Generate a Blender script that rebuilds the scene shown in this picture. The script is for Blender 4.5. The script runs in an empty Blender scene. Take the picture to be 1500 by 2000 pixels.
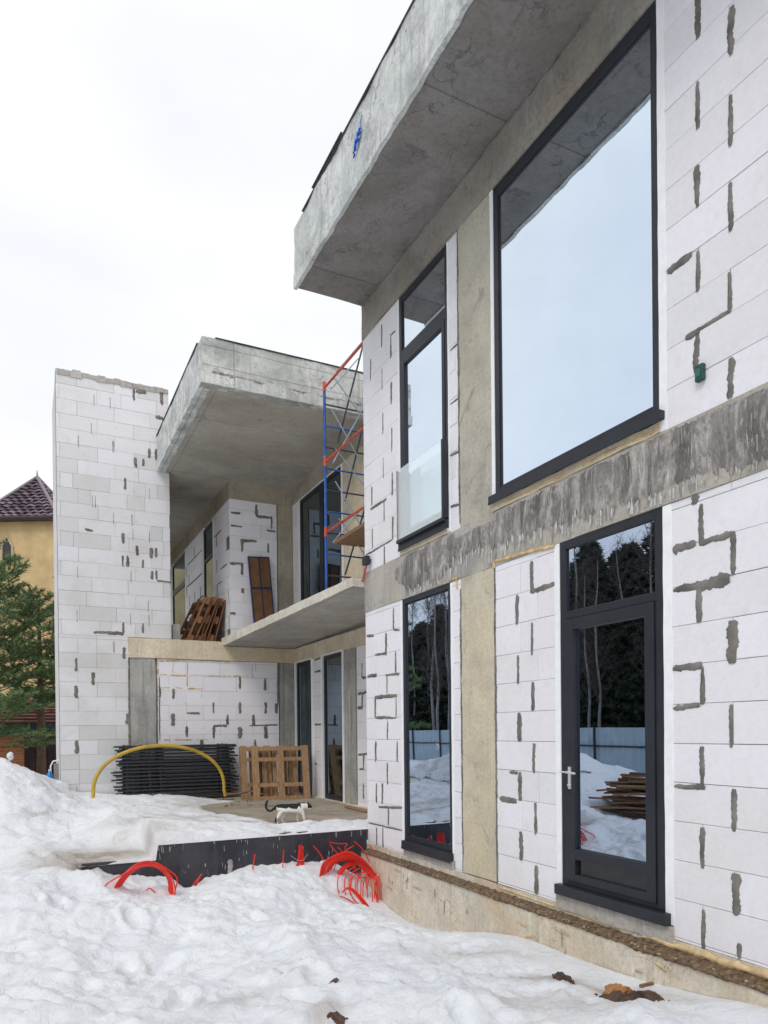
import bpy, bmesh, math, random
import numpy as np
from mathutils import Vector, Matrix, noise
random.seed(7)
C = bpy.context.scene.collection
S = bpy.context.scene
PI = math.pi

# ------------------------------------------------------------------ camera
YAW, PITCH, ROLL = [math.radians(a) for a in (26.5875, -0.3388, -0.5756)]
FP, CYP = 1398.4, 1435.6                       # focal length / horizon row in photo pixels
_F = Vector((math.sin(YAW)*math.cos(PITCH), math.cos(YAW)*math.cos(PITCH), math.sin(PITCH)))
_R = Vector((math.cos(YAW), -math.sin(YAW), 0)); _U = _R.cross(_F)
_R2 = math.cos(ROLL)*_R + math.sin(ROLL)*_U; _U2 = math.cos(ROLL)*_U - math.sin(ROLL)*_R
cam = bpy.data.cameras.new('camera'); camo = bpy.data.objects.new('camera', cam); C.objects.link(camo)
camo.matrix_world = Matrix((( _R2.x, _U2.x, -_F.x, 0), (_R2.y, _U2.y, -_F.y, 0), (_R2.z, _U2.z, -_F.z, 0), (0, 0, 0, 1)))
cam.sensor_fit = 'HORIZONTAL'; cam.sensor_width = 36; cam.lens = 36*FP/1500
cam.shift_y = (CYP-1000)/1500
cam.clip_start = 0.05; cam.clip_end = 3000
S.camera = camo

# ------------------------------------------------------------------ sky, sun, exposure
w = bpy.data.worlds.new("World"); S.world = w; w.use_nodes = True
nt = w.node_tree; N = nt.nodes; L = nt.links
for n in list(N): N.remove(n)
out = N.new('ShaderNodeOutputWorld'); bg = N.new('ShaderNodeBackground')
sky = N.new('ShaderNodeTexSky'); sky.sky_type = 'NISHITA'; sky.sun_disc = False
SUN_EL, SUN_AZ = math.radians(48), math.radians(-130)        # azimuth: behind and left of the camera
sky.sun_elevation = SUN_EL; sky.sun_rotation = SUN_AZ
tc = N.new('ShaderNodeTexCoord'); mp = N.new('ShaderNodeMapping'); mp.inputs['Scale'].default_value = (1.0, 1.0, 2.2)
n1 = N.new('ShaderNodeTexNoise'); n1.inputs['Scale'].default_value = 2.1; n1.inputs['Detail'].default_value = 5; n1.inputs['Roughness'].default_value = .5
cr = N.new('ShaderNodeValToRGB')
cr.color_ramp.elements[0].position = .36; cr.color_ramp.elements[0].color = (.85, .865, .92, 1)
cr.color_ramp.elements[1].position = .60; cr.color_ramp.elements[1].color = (.965, .975, 1.0, 1)
sc = N.new('ShaderNodeVectorMath'); sc.operation = 'SCALE'; sc.inputs['Scale'].default_value = 9.3
mx = N.new('ShaderNodeMix'); mx.data_type = 'RGBA'; mx.clamp_factor = True; mx.inputs['Factor'].default_value = .93
L.new(tc.outputs['Generated'], mp.inputs[0]); L.new(mp.outputs[0], n1.inputs['Vector']); L.new(n1.outputs['Fac'], cr.inputs[0])
L.new(cr.outputs[0], sc.inputs[0]); L.new(sky.outputs[0], mx.inputs['A']); L.new(sc.outputs[0], mx.inputs['B'])
L.new(mx.outputs['Result'], bg.inputs[0]); bg.inputs[1].default_value = 0.1; L.new(bg.outputs[0], out.inputs[0])
sun = bpy.data.lights.new('sun', 'SUN'); sun.energy = 0.9; sun.angle = math.radians(22); sun.color = (1, .97, .93)
suno = bpy.data.objects.new('sun', sun); C.objects.link(suno)
sd = Vector((math.sin(SUN_AZ)*math.cos(SUN_EL), math.cos(SUN_AZ)*math.cos(SUN_EL), math.sin(SUN_EL)))
suno.rotation_euler = sd.to_track_quat('Z', 'Y').to_euler()
S.view_settings.view_transform = 'Standard'; S.view_settings.look = 'None'; S.view_settings.exposure = 0.28; S.view_settings.gamma = 1
S.cycles.max_bounces = 6; S.cycles.use_denoising = True

# ------------------------------------------------------------------ helpers
def ray(u, v): return _F + _R2*((u-750)/FP) + _U2*((CYP-v)/FP)
def hit(u, v, ax, val):
    d = ray(u, v); return d*(val/d['xyz'.index(ax)])

def new(name, me, parent=None):
    o = bpy.data.objects.new(name, me); C.objects.link(o)
    if parent: o.parent = parent
    return o
def tag(o, label, cat, group=None, kind=None):
    if label: o['label'] = label
    if cat: o['category'] = cat
    if group: o['group'] = group
    if kind: o['kind'] = kind
    return o
def thing(name, label, cat, loc=(0, 0, 0), group=None, rot=(0, 0, 0)):
    o = bpy.data.objects.new(name, None); C.objects.link(o); o.location = loc; o.rotation_euler = rot
    o.empty_display_size = .2
    return tag(o, label, cat, group)
def copy_tree(o, parent=None):
    c = o.copy(); C.objects.link(c); c.parent = parent
    for ch in KIDS.get(o.name, []):
        copy_tree(ch, c)
    return c
KIDS = {}
def kid(parent, o):
    KIDS.setdefault(parent.name, []).append(o); o.parent = parent; return o

class MB:
    def __init__(s): s.v = []; s.f = []; s.m = []; s.t = []; s.sm = []
    def face(s, pts, mi=0, tint=.5, smooth=False):
        n = len(s.v); s.v += [tuple(p) for p in pts]; s.f.append(tuple(range(n, n+len(pts)))); s.m.append(mi); s.t.append(tint); s.sm.append(smooth)
    def grid(s, P, mi=0, tint=.5, smooth=True, closeu=False):
        r, c = len(P), len(P[0]); n = len(s.v)
        for row in P: s.v += [tuple(p) for p in row]
        for i in range(r-1):
            for j in range(c if closeu else c-1):
                j2 = (j+1) % c
                s.f.append((n+i*c+j, n+i*c+j2, n+(i+1)*c+j2, n+(i+1)*c+j)); s.m.append(mi); s.t.append(tint); s.sm.append(smooth)
    def box(s, M, a0, a1, z0, z1, d0, d1, mi=0, tint=.5):
        c = [M(a, z, d) for a in (a0, a1) for z in (z0, z1) for d in (d0, d1)]
        n = len(s.v); s.v += [tuple(p) for p in c]
        for q in ((0,1,3,2),(4,6,7,5),(0,4,5,1),(2,3,7,6),(0,2,6,4),(1,5,7,3)):
            s.f.append(tuple(n+i for i in q)); s.m.append(mi); s.t.append(tint); s.sm.append(False)
    def rbox(s, M, a0, a1, z0, z1, d0, d1, step=.1, amp=.008, fr=3.0, mi=0, seed=0):
        """rough cast box: gridded faces pushed about by noise"""
        def ax(x0, x1):
            k = max(1, int(round(abs(x1-x0)/step))); return [x0+(x1-x0)*i/k for i in range(k+1)]
        A, Z, D = ax(a0, a1), ax(z0, z1), ax(d0, d1)
        def P(a, z, d):
            p = Vector(M(a, z, d)); q = p*fr + Vector((seed, seed*1.7, 0))
            return p + noise.noise_vector(q)*amp + noise.noise_vector(q*4.3)*amp*.45
        for d in (d0, d1): s.grid([[P(a, z, d) for a in A] for z in Z], mi, smooth=False)
        for a in (a0, a1): s.grid([[P(a, z, d) for d in D] for z in Z], mi, smooth=False)
        for z in (z0, z1): s.grid([[P(a, z, d) for a in A] for d in D], mi, smooth=False)
    def tube(s, pts, r, k=8, mi=0, cap=True, tint=.5):
        pts = [Vector(p) for p in pts]; rr = r if isinstance(r, (list, tuple)) else [r]*len(pts)
        rows = []; prev = None
        for i, p in enumerate(pts):
            t = (pts[min(i+1, len(pts)-1)] - pts[max(i-1, 0)]).normalized()
            if prev is None:
                a = Vector((0, 0, 1)) if abs(t.z) < .9 else Vector((1, 0, 0)); nrm = t.cross(a).normalized()
            else:
                nrm = (prev - t*prev.dot(t)); nrm = nrm.normalized() if nrm.length > 1e-6 else t.orthogonal().normalized()
            prev = nrm; b = t.cross(nrm)
            rows.append([p + (nrm*math.cos(2*PI*j/k) + b*math.sin(2*PI*j/k))*rr[i] for j in range(k)])
        s.grid(rows, mi, tint, True, True)
        if cap: s.face(rows[0][::-1], mi, tint); s.face(rows[-1], mi, tint)
    def build(s, name, mats, parent=None, bevel=0, fix=True, weld=False, store=False):
        me = bpy.data.meshes.new(name); me.from_pydata(s.v, [], s.f)
        mats = mats if isinstance(mats, (list, tuple)) else [mats]
        for m in mats: me.materials.append(m)
        me.polygons.foreach_set('material_index', s.m); me.polygons.foreach_set('use_smooth', s.sm)
        at = me.attributes.new('tint', 'FLOAT', 'FACE'); at.data.foreach_set('value', s.t)
        if fix or weld:
            bm = bmesh.new(); bm.from_mesh(me)
            if weld: bmesh.ops.remove_doubles(bm, verts=bm.verts, dist=2e-4)
            bmesh.ops.recalc_face_normals(bm, faces=bm.faces); bm.to_mesh(me); bm.free()
        o = new(name, me, parent)
        if parent: KIDS.setdefault(parent.name, []).append(o)
        if bevel:
            b = o.modifiers.new('bevel', 'BEVEL'); b.width = bevel; b.segments = 2; b.limit_method = 'ANGLE'
        return o

def mapx(X, sgn=-1):  return lambda a, z, d: (X + sgn*d, a, z)        # wall plane x = X, outward -x
def mapy(Y, sgn=-1):  return lambda a, z, d: (a, Y + sgn*d, z)        # wall plane y = Y, outward -y
def mapw(a, z, d): return (a, d, z)                                    # plain world: (x, z, y)

# ------------------------------------------------------------------ materials
def mat(name):
    m = bpy.data.materials.new(name); m.use_nodes = True; t = m.node_tree
    b = t.nodes['Principled BSDF']; return m, t, b
def nd(t, kind, **kw):
    n = t.nodes.new(kind)
    for k, v in kw.items():
        if k in n.inputs: n.inputs[k].default_value = v
        else: setattr(n, k, v)
    return n
def coords(t, scale=(1, 1, 1)):
    tc = nd(t, 'ShaderNodeTexCoord'); mp = nd(t, 'ShaderNodeMapping'); mp.inputs['Scale'].default_value = scale
    t.links.new(tc.outputs['Object'], mp.inputs[0]); return mp.outputs[0]
def nz(t, vec, scale, detail=4, rough=.55, dist=0):
    n = nd(t, 'ShaderNodeTexNoise'); n.inputs['Scale'].default_value = scale; n.inputs['Detail'].default_value = detail
    n.inputs['Roughness'].default_value = rough; n.inputs['Distortion'].default_value = dist; t.links.new(vec, n.inputs['Vector']); return n.outputs['Fac']
def ramp(t, fac, stops):
    r = nd(t, 'ShaderNodeValToRGB'); e = r.color_ramp.elements
    while len(e) < len(stops): e.new(.5)
    for i, (p, c) in enumerate(stops):
        e[i].position = p; e[i].color = (c, c, c, 1) if isinstance(c, (int, float)) else tuple(c)+(1,)
    t.links.new(fac, r.inputs[0]); return r.outputs[0]
def mixc(t, fac, a, b, mode='MIX'):
    m = nd(t, 'ShaderNodeMix', data_type='RGBA', blend_type=mode)
    for k, x in (('Factor', fac), ('A', a), ('B', b)):
        if isinstance(x, bpy.types.NodeSocket): t.links.new(x, m.inputs[k])
        elif isinstance(x, (int, float)): m.inputs[k].default_value = x if k == 'Factor' else (x, x, x, 1)
        else: m.inputs[k].default_value = tuple(x)+(1,)
    return m.outputs['Result']
def mth(t, op, a, b=0.0):
    m = nd(t, 'ShaderNodeMath', operation=op)
    for i, x in enumerate((a, b)):
        if isinstance(x, bpy.types.NodeSocket): t.links.new(x, m.inputs[i])
        else: m.inputs[i].default_value = x
    return m.outputs[0]
def bump(t, b, h, strength=.3, dist=.01, prev=None):
    n = nd(t, 'ShaderNodeBump'); n.inputs['Strength'].default_value = strength; n.inputs['Distance'].default_value = dist
    t.links.new(h, n.inputs['Height'])
    if prev is not None: t.links.new(prev, n.inputs['Normal'])
    t.links.new(n.outputs[0], b.inputs['Normal']); return n.outputs[0]

def plain(name, col, rough=.6, var=.15, scale=8, metal=0, bmp=.15, bs=40):
    m, t, b = mat(name); v = coords(t)
    f = nz(t, v, scale, 5); lo = [c*(1-var) for c in col]; hi = [min(1, c*(1+var)) for c in col]
    t.links.new(ramp(t, f, [(.3, lo), (.7, hi)]), b.inputs['Base Color'])
    b.inputs['Roughness'].default_value = rough; b.inputs['Metallic'].default_value = metal
    if bmp: bump(t, b, nz(t, v, bs, 3), bmp, .004)
    return m

def concrete(name, base, dark=.6, stain=None, streak=.4, form=None, big=1.3, pits=True, bstr=.5, crack=.0, grime=.35, vert=0):
    m, t, b = mat(name); v = coords(t)
    f = nz(t, v, big, 8, .62, .6)
    lo = [c*dark for c in base]
    col = ramp(t, f, [(.28, lo), (.52, base), (.78, [min(1, c*1.22) for c in base])])
    f2 = nz(t, v, 9, 6, .7, .4); col = mixc(t, .45, col, ramp(t, f2, [(.3, .62), (.7, 1.06)]), 'MULTIPLY')
    if streak:                                   # rain and lime streaks running down
        vs = coords(t, (9, 9, .55)); f3 = nz(t, vs, 1.6, 5, .65)
        col = mixc(t, ramp(t, f3, [(.52, 0.), (.72, streak)]), col, [c*.5 for c in base])
        vs2 = coords(t, (13, 13, .5)); f4 = nz(t, vs2, 1.1, 4, .6)
        col = mixc(t, ramp(t, f4, [(.58, 0.), (.75, streak*.8)]), col, [min(1, c*1.7) for c in base])
    if stain:
        f5 = nz(t, v, .9, 5, .6, 1.0); col = mixc(t, ramp(t, f5, [(.45, 0.), (.7, .75)]), col, stain)
    if vert:                                     # trowelled cement, rained on: pale and dark vertical patches
        f6 = nz(t, coords(t, (2.6, 2.6, 1.2)), 1.5, 8, .75, 1.2); col = mixc(t, ramp(t, f6, [(.48, 0.), (.62, vert)]), col, [min(1, c*2.3) for c in base]); col = mixc(t, ramp(t, f6, [(.34, vert), (.46, 0.)]), col, [c*.38 for c in base])
        f7 = nz(t, coords(t, (15, 15, 2.6)), 1.5, 8, .8, 1.6); col = mixc(t, ramp(t, f7, [(.55, 0.), (.66, vert)]), col, [min(1, c*2.6) for c in base]); col = mixc(t, ramp(t, f7, [(.32, vert), (.44, 0.)]), col, [c*.4 for c in base])
    if crack:                                    # fine hairline cracks and board edges
        dv = nd(t, 'ShaderNodeVectorMath', operation='ADD'); nn_ = nd(t, 'ShaderNodeTexNoise'); nn_.inputs['Scale'].default_value = 3.5; nn_.inputs['Detail'].default_value = 6; t.links.new(v, nn_.inputs['Vector'])
        sc2 = nd(t, 'ShaderNodeVectorMath', operation='SCALE'); sc2.inputs['Scale'].default_value = .9; t.links.new(nn_.outputs['Color'], sc2.inputs[0]); t.links.new(v, dv.inputs[0]); t.links.new(sc2.outputs[0], dv.inputs[1])
        vc = nd(t, 'ShaderNodeTexVoronoi', feature='DISTANCE_TO_EDGE'); vc.inputs['Scale'].default_value = 1.9; t.links.new(dv.outputs[0], vc.inputs['Vector'])
        ck = ramp(t, vc.outputs['Distance'], [(.0, 1.), (.022, 0.)]); gk = ramp(t, nz(t, v, 1.9, 3), [(.46, 0.), (.6, 1.)])
        col = mixc(t, mth(t, 'MULTIPLY', mth(t, 'MULTIPLY', ck, gk), crack), col, [c*.3 for c in base])
    f9 = nz(t, v, 34, 5, .75); col = mixc(t, .55, col, ramp(t, f9, [(.33, .62), (.5, .95), (.7, 1.15)]), 'MULTIPLY')
    f8 = nz(t, v, 3.6, 6, .72, 1.5); col = mixc(t, ramp(t, f8, [(.57, 0.), (.68, grime)]), col, [c*.42 for c in base])
    h = f2
    if form:                                     # marks of the shuttering boards
        br = nd(t, 'ShaderNodeTexBrick'); mp = nd(t, 'ShaderNodeMapping'); tcn = nd(t, 'ShaderNodeTexCoord')
        mp.inputs['Rotation'].default_value = form[0]; t.links.new(tcn.outputs['Object'], mp.inputs[0]); t.links.new(mp.outputs[0], br.inputs['Vector'])
        br.inputs['Scale'].default_value = 1; br.inputs['Brick Width'].default_value = form[1]; br.inputs['Row Height'].default_value = form[2]
        br.inputs['Mortar Size'].default_value = form[3]; br.inputs['Mortar Smooth'].default_value = .5; br.offset = 0.0
        br.inputs['Color1'].default_value = (.86, .86, .86, 1); br.inputs['Color2'].default_value = (1, 1, 1, 1); br.inputs['Mortar'].default_value = (.52, .5, .48, 1)
        col = mixc(t, .8, col, br.outputs['Color'], 'MULTIPLY')
    if pits:
        vo = nd(t, 'ShaderNodeTexVoronoi'); vo.inputs['Scale'].default_value = 22; t.links.new(v, vo.inputs['Vector'])
        pit = ramp(t, vo.outputs['Distance'], [(.06, 0.), (.13, 1.)]); gate = ramp(t, nz(t, v, 3, 2), [(.5, 1.), (.6, 0.)])
        pit = mth(t, 'MAXIMUM', pit, gate); col = mixc(t, .75, col, pit, 'MULTIPLY')
        h = mth(t, 'ADD', mth(t, 'MULTIPLY', f2, .6), mth(t, 'MULTIPLY', pit, .5))
    t.links.new(col, b.inputs['Base Color']); b.inputs['Roughness'].default_value = .88
    n = bump(t, b, h, bstr, .012); bump(t, b, nz(t, v, 90, 4, .7), .35, .004, n)
    return m

def block_mat(name, base, dirt, amount):
    m, t, b = mat(name); v = coords(t)
    at = nd(t, 'ShaderNodeAttribute', attribute_name='tint')
    col = ramp(t, at.outputs['Fac'], [(0., [base[0]*(.93-.05*(amount > .4)), base[1]*(.945-.05*(amount > .4)), base[2]*(.93-.06*(amount > .4))]), (.5, base), (1., [min(1, base[0]*1.03), min(1, base[1]*1.03), min(1, base[2]*1.05)])])
    f = nz(t, v, 1.1, 6, .6, .8); col = mixc(t, ramp(t, f, [(.46, 0.), (.72, amount)]), col, dirt)
    g = nz(t, v, 26, 5, .7); col = mixc(t, .5, col, ramp(t, g, [(.25, .86), (.6, 1.)]), 'MULTIPLY')
    vp_ = nd(t, 'ShaderNodeTexVoronoi'); vp_.inputs['Scale'].default_value = 60; t.links.new(v, vp_.inputs['Vector']); col = mixc(t, mth(t, 'MULTIPLY', ramp(t, vp_.outputs['Distance'], [(.10, .5), (.2, 0.)]), ramp(t, nz(t, v, 5, 3), [(.5, 0.), (.6, 1.)])), col, [c*.6 for c in base])
    k = nz(t, v, 7, 3, .5); col = mixc(t, ramp(t, k, [(.66, 0.), (.74, .25)]), col, [c*.72 for c in base])
    t.links.new(col, b.inputs['Base Color']); b.inputs['Roughness'].default_value = .9
    wv = nz(t, coords(t, (1, 1, 1)), 60, 4, .7); n = bump(t, b, wv, .25, .006)
    vz = coords(t, (.6, .6, 38)); bump(t, b, nz(t, vz, 2.0, 2), .22, .004, n)    # saw marks
    return m

M_block = block_mat('white_aerated_block', (.865, .845, .88), (.70, .69, .66), .38)
M_blockT = block_mat('weathered_block', (.78, .765, .775), (.60, .575, .53), .6)
M_mort = plain('pale_mortar', (.36, .345, .34), .9, .25, 12)
M_thin = plain('thin_joint', (.20, .19, .20), .9, .5, 3)
M_smear = plain('grey_mortar_smear', (.185, .172, .155), .92, .42, 7, bmp=.7, bs=70)
M_foam = plain('ochre_foam', (.66, .47, .22), .8, .35, 14, bmp=.6)
M_plaster = plain('white_reveal_plaster', (.90, .92, .93), .7, .05, 14, bmp=.3)
M_conc = concrete('grey_concrete_beam', (.50, .475, .435), .66, (.48, .43, .33), .45, crack=.3)
M_rbeam = concrete('roof_beam_concrete', (.37, .35, .31), .6, (.33, .28, .21), .25, crack=.5, grime=.5)
M_col = concrete('beige_concrete_column', (.67, .61, .475), .70, (.70, .60, .40), .22, big=1.5, grime=.5, crack=.2)
M_colU = concrete('upper_concrete_column', (.52, .49, .41), .62, (.58, .53, .41), .3, big=1.6, grime=.6)
M_colG = concrete('board_marked_column', (.44, .435, .40), .62, None, 1.0, grime=.45)
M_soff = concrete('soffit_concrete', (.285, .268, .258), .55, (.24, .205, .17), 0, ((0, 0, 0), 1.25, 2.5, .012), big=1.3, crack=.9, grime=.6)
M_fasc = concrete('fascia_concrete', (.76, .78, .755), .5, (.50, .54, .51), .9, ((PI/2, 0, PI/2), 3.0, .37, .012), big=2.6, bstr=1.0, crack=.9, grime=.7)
M_fascY = concrete('fascia_concrete_front', (.74, .75, .70), .5, (.46, .48, .43), .7, ((PI/2, 0, 0), 2.6, .26, .01), big=2.2, bstr=1.0, crack=.8, grime=.7)
M_beamB = concrete('tan_concrete_beam', (.76, .665, .50), .72, (.70, .56, .37), .35, grime=.4, crack=.3)
M_tanc = concrete('brown_concrete_column', (.46, .41, .325), .62, (.37, .295, .185), .4, grime=.5)
M_coat = concrete('dark_cement_coat', (.27, .252, .235), .45, None, .8, big=2.0, bstr=1.0, grime=.5, vert=.75)
M_plinth = concrete('cream_foundation', (.74, .68, .56), .78, (.60, .46, .30), .5, big=1.9, crack=.6, grime=.25)
M_bitu = concrete('black_bitumen', (.042, .042, .054), .55, (.09, .09, .10), .9, big=2.5, grime=.2)
M_floor = concrete('dirty_terrace_floor', (.42, .365, .29), .5, (.25, .205, .15), 0, big=1.5, grime=.7)
M_steel = plain('anthracite_frame', (.017, .020, .028), .5, .2, 5, bmp=.05)
M_mem = plain('dark_membrane', (.06, .058, .056), .8, .3, 6, bmp=.5)
M_dirt = plain('brown_rubble', (.15, .10, .06), .95, .7, 34, bmp=1.0, bs=60)
M_mud = plain('wet_mud', (.075, .042, .026), .7, .5, 14, bmp=1.0, bs=40)
M_clay = plain('ochre_clay', (.36, .17, .06), .85, .5, 16, bmp=1.0, bs=40)
M_stoneS = plain('small_stone', (.36, .29, .20), .9, .4, 20, bmp=.6)
M_red = plain('red_conduit_plastic', (.80, .022, .006), .42, .12, 6, bmp=.1)
M_blue = plain('blue_scaffold_paint', (.016, .10, .36), .45, .4, 8, bmp=.2)
M_orange = plain('orange_scaffold_paint', (.55, .085, .04), .5, .35, 8, bmp=.2)
M_dkst = plain('dark_steel_tube', (.035, .05, .075), .5, .3, 8)
M_galv = plain('galvanised_tube', (.33, .38, .44), .4, .2, 8, metal=.5)
M_yel = plain('yellow_hose', (.50, .33, .035), .45, .22, 5, bmp=.15)
M_blk = plain('black_panel_metal', (.022, .024, .03), .5, .4, 7, bmp=.15)
M_bluep = plain('blue_plastic', (.01, .12, .62), .5, .3, 9)
M_green = plain('dark_green_plastic', (.012, .075, .055), .5, .4, 20)
M_maroon = plain('maroon_garage_door', (.045, .018, .022), .6, .3, 3)
M_dgreen = plain('dark_green_sheet', (.018, .05, .045), .5, .2, 3)
M_brown = plain('brown_lacquered_wood', (.19, .09, .035), .6, .35, 5)
M_navy = plain('navy_steel_edge', (.012, .025, .11), .5, .3, 5)
M_white = plain('white_plastic', (.8, .8, .8), .5, .05, 5)
M_greyb = plain('grey_board', (.30, .29, .27), .8, .25, 6)
M_cyan = plain('bright_blue_bottle', (.01, .24, .62), .35, .2, 6)

def wood(name, a, b_, sc=(3, 30, 3)):
    m, t, b = mat(name); v = coords(t, sc)
    at = nd(t, 'ShaderNodeAttribute', attribute_name='tint')
    f = nz(t, v, 2.2, 6, .65, .5); col = ramp(t, f, [(.3, a), (.7, b_)])
    col = mixc(t, .8, col, ramp(t, at.outputs['Fac'], [(0, .55), (1, 1.2)]), 'MULTIPLY')
    oi = nd(t, 'ShaderNodeObjectInfo'); col = mixc(t, .5, col, ramp(t, oi.outputs['Random'], [(0, .7), (1, 1.0)]), 'MULTIPLY')
    t.links.new(col, b.inputs['Base Color']); b.inputs['Roughness'].default_value = .8; bump(t, b, f, .5, .004); return m
M_pal = wood('pallet_wood', (.22, .12, .055), (.48, .30, .16), (25, 25, 3))
M_palD = wood('wet_pallet_wood', (.13, .055, .025), (.36, .17, .08), (25, 25, 3))
M_plank = wood('old_plank_wood', (.17, .085, .045), (.42, .24, .13), (3, 25, 25))

def glass_mat(name, c0, c1, c2, body=(.010, .014, .018)):
    m, t, b = mat(name); t.nodes.remove(b)
    g = nd(t, 'ShaderNodeBsdfGlossy'); g.inputs['Roughness'].default_value = 0.0
    d = nd(t, 'ShaderNodeBsdfDiffuse'); d.inputs['Color'].default_value = body+(1,)
    lw = nd(t, 'ShaderNodeLayerWeight'); lw.inputs['Blend'].default_value = .5
    v = coords(t)
    col = ramp(t, lw.outputs['Facing'], [(0., c0), (.45, c1), (.85, c2)])
    col = mixc(t, .5, col, ramp(t, nz(t, v, 2.2, 5, .6, .5), [(.3, .93), (.7, 1.0)]), 'MULTIPLY')   # faint smudges
    t.links.new(col, g.inputs['Color'])
    bp = nd(t, 'ShaderNodeBump'); bp.inputs['Strength'].default_value = .05; bp.inputs['Distance'].default_value = .02
    t.links.new(nz(t, v, 1.4, 1), bp.inputs['Height']); t.links.new(bp.outputs[0], g.inputs['Normal'])
    mx = nd(t, 'ShaderNodeMixShader'); mx.inputs[0].default_value = .94
    t.links.new(d.outputs[0], mx.inputs[1]); t.links.new(g.outputs[0], mx.inputs[2])
    t.links.new(mx.outputs[0], t.nodes['Material Output'].inputs[0]); return m
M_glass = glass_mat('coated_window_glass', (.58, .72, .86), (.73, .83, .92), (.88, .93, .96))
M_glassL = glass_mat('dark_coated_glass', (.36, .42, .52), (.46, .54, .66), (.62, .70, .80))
M_glassD = glass_mat('dark_uncoated_glass', (.10, .13, .16), (.17, .22, .27), (.36, .44, .50))
def guard_mat():
    m, t, b = mat('clear_guard_glass'); t.nodes.remove(b)
    tr = nd(t, 'ShaderNodeBsdfTransparent'); tr.inputs['Color'].default_value = (.92, .97, .97, 1)
    g = nd(t, 'ShaderNodeBsdfGlossy'); g.inputs['Roughness'].default_value = 0.02; g.inputs['Color'].default_value = (.97, 1, 1, 1)
    mx = nd(t, 'ShaderNodeMixShader'); mx.inputs[0].default_value = .38
    t.links.new(tr.outputs[0], mx.inputs[1]); t.links.new(g.outputs[0], mx.inputs[2])
    t.links.new(mx.outputs[0], t.nodes['Material Output'].inputs[0]); return m
M_guard = guard_mat()

def snow_mat(name, dirt):
    m, t, b = mat(name); v = coords(t)
    f = nz(t, v, .8, 7, .62, .8); base = ramp(t, f, [(.35, (.84, .87, .915)), (.65, (.92, .935, .95))])
    g = nz(t, v, 2.3, 8, .68, 1.2); col = mixc(t, ramp(t, g, [(.56, 0.), (.72, dirt)]), base, (.56, .47, .37))
    g2 = nz(t, v, 14, 6, .75); col = mixc(t, ramp(t, g2, [(.63, 0.), (.72, .35*dirt+.10)]), col, (.38, .32, .26))
    at = nd(t, 'ShaderNodeAttribute', attribute_name='dirt')
    col = mixc(t, mth(t, 'MULTIPLY', at.outputs['Fac'], ramp(t, nz(t, v, 5, 7, .7), [(.25, .35), (.5, 1.)])), col, (.30, .225, .15))
    vo = nd(t, 'ShaderNodeTexVoronoi'); vo.inputs['Scale'].default_value = 17; t.links.new(v, vo.inputs['Vector'])
    sp = ramp(t, vo.outputs['Distance'], [(.045, 1.), (.075, 0.)]); gt = ramp(t, nz(t, v, 1.7, 3), [(.5, 0.), (.62, 1.)])
    col = mixc(t, mth(t, 'MULTIPLY', mth(t, 'MULTIPLY', sp, gt), .8), col, (.13, .09, .06))
    t.links.new(col, b.inputs['Base Color']); b.inputs['Roughness'].default_value = .65
    b.inputs['Subsurface Weight'].default_value = .12; b.inputs['Subsurface Radius'].default_value = (.02, .03, .04); b.inputs['Subsurface Scale'].default_value = .6
    n = bump(t, b, nz(t, v, 5, 8, .66, 1.0), .6, .08); n = bump(t, b, nz(t, v, 28, 6, .75), .65, .02, n); bump(t, b, nz(t, v, 130, 3, .7), .4, .004, n)
    return m
M_snow = snow_mat('old_snow', .38)
M_snowT = snow_mat('trodden_snow', .75)

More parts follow.
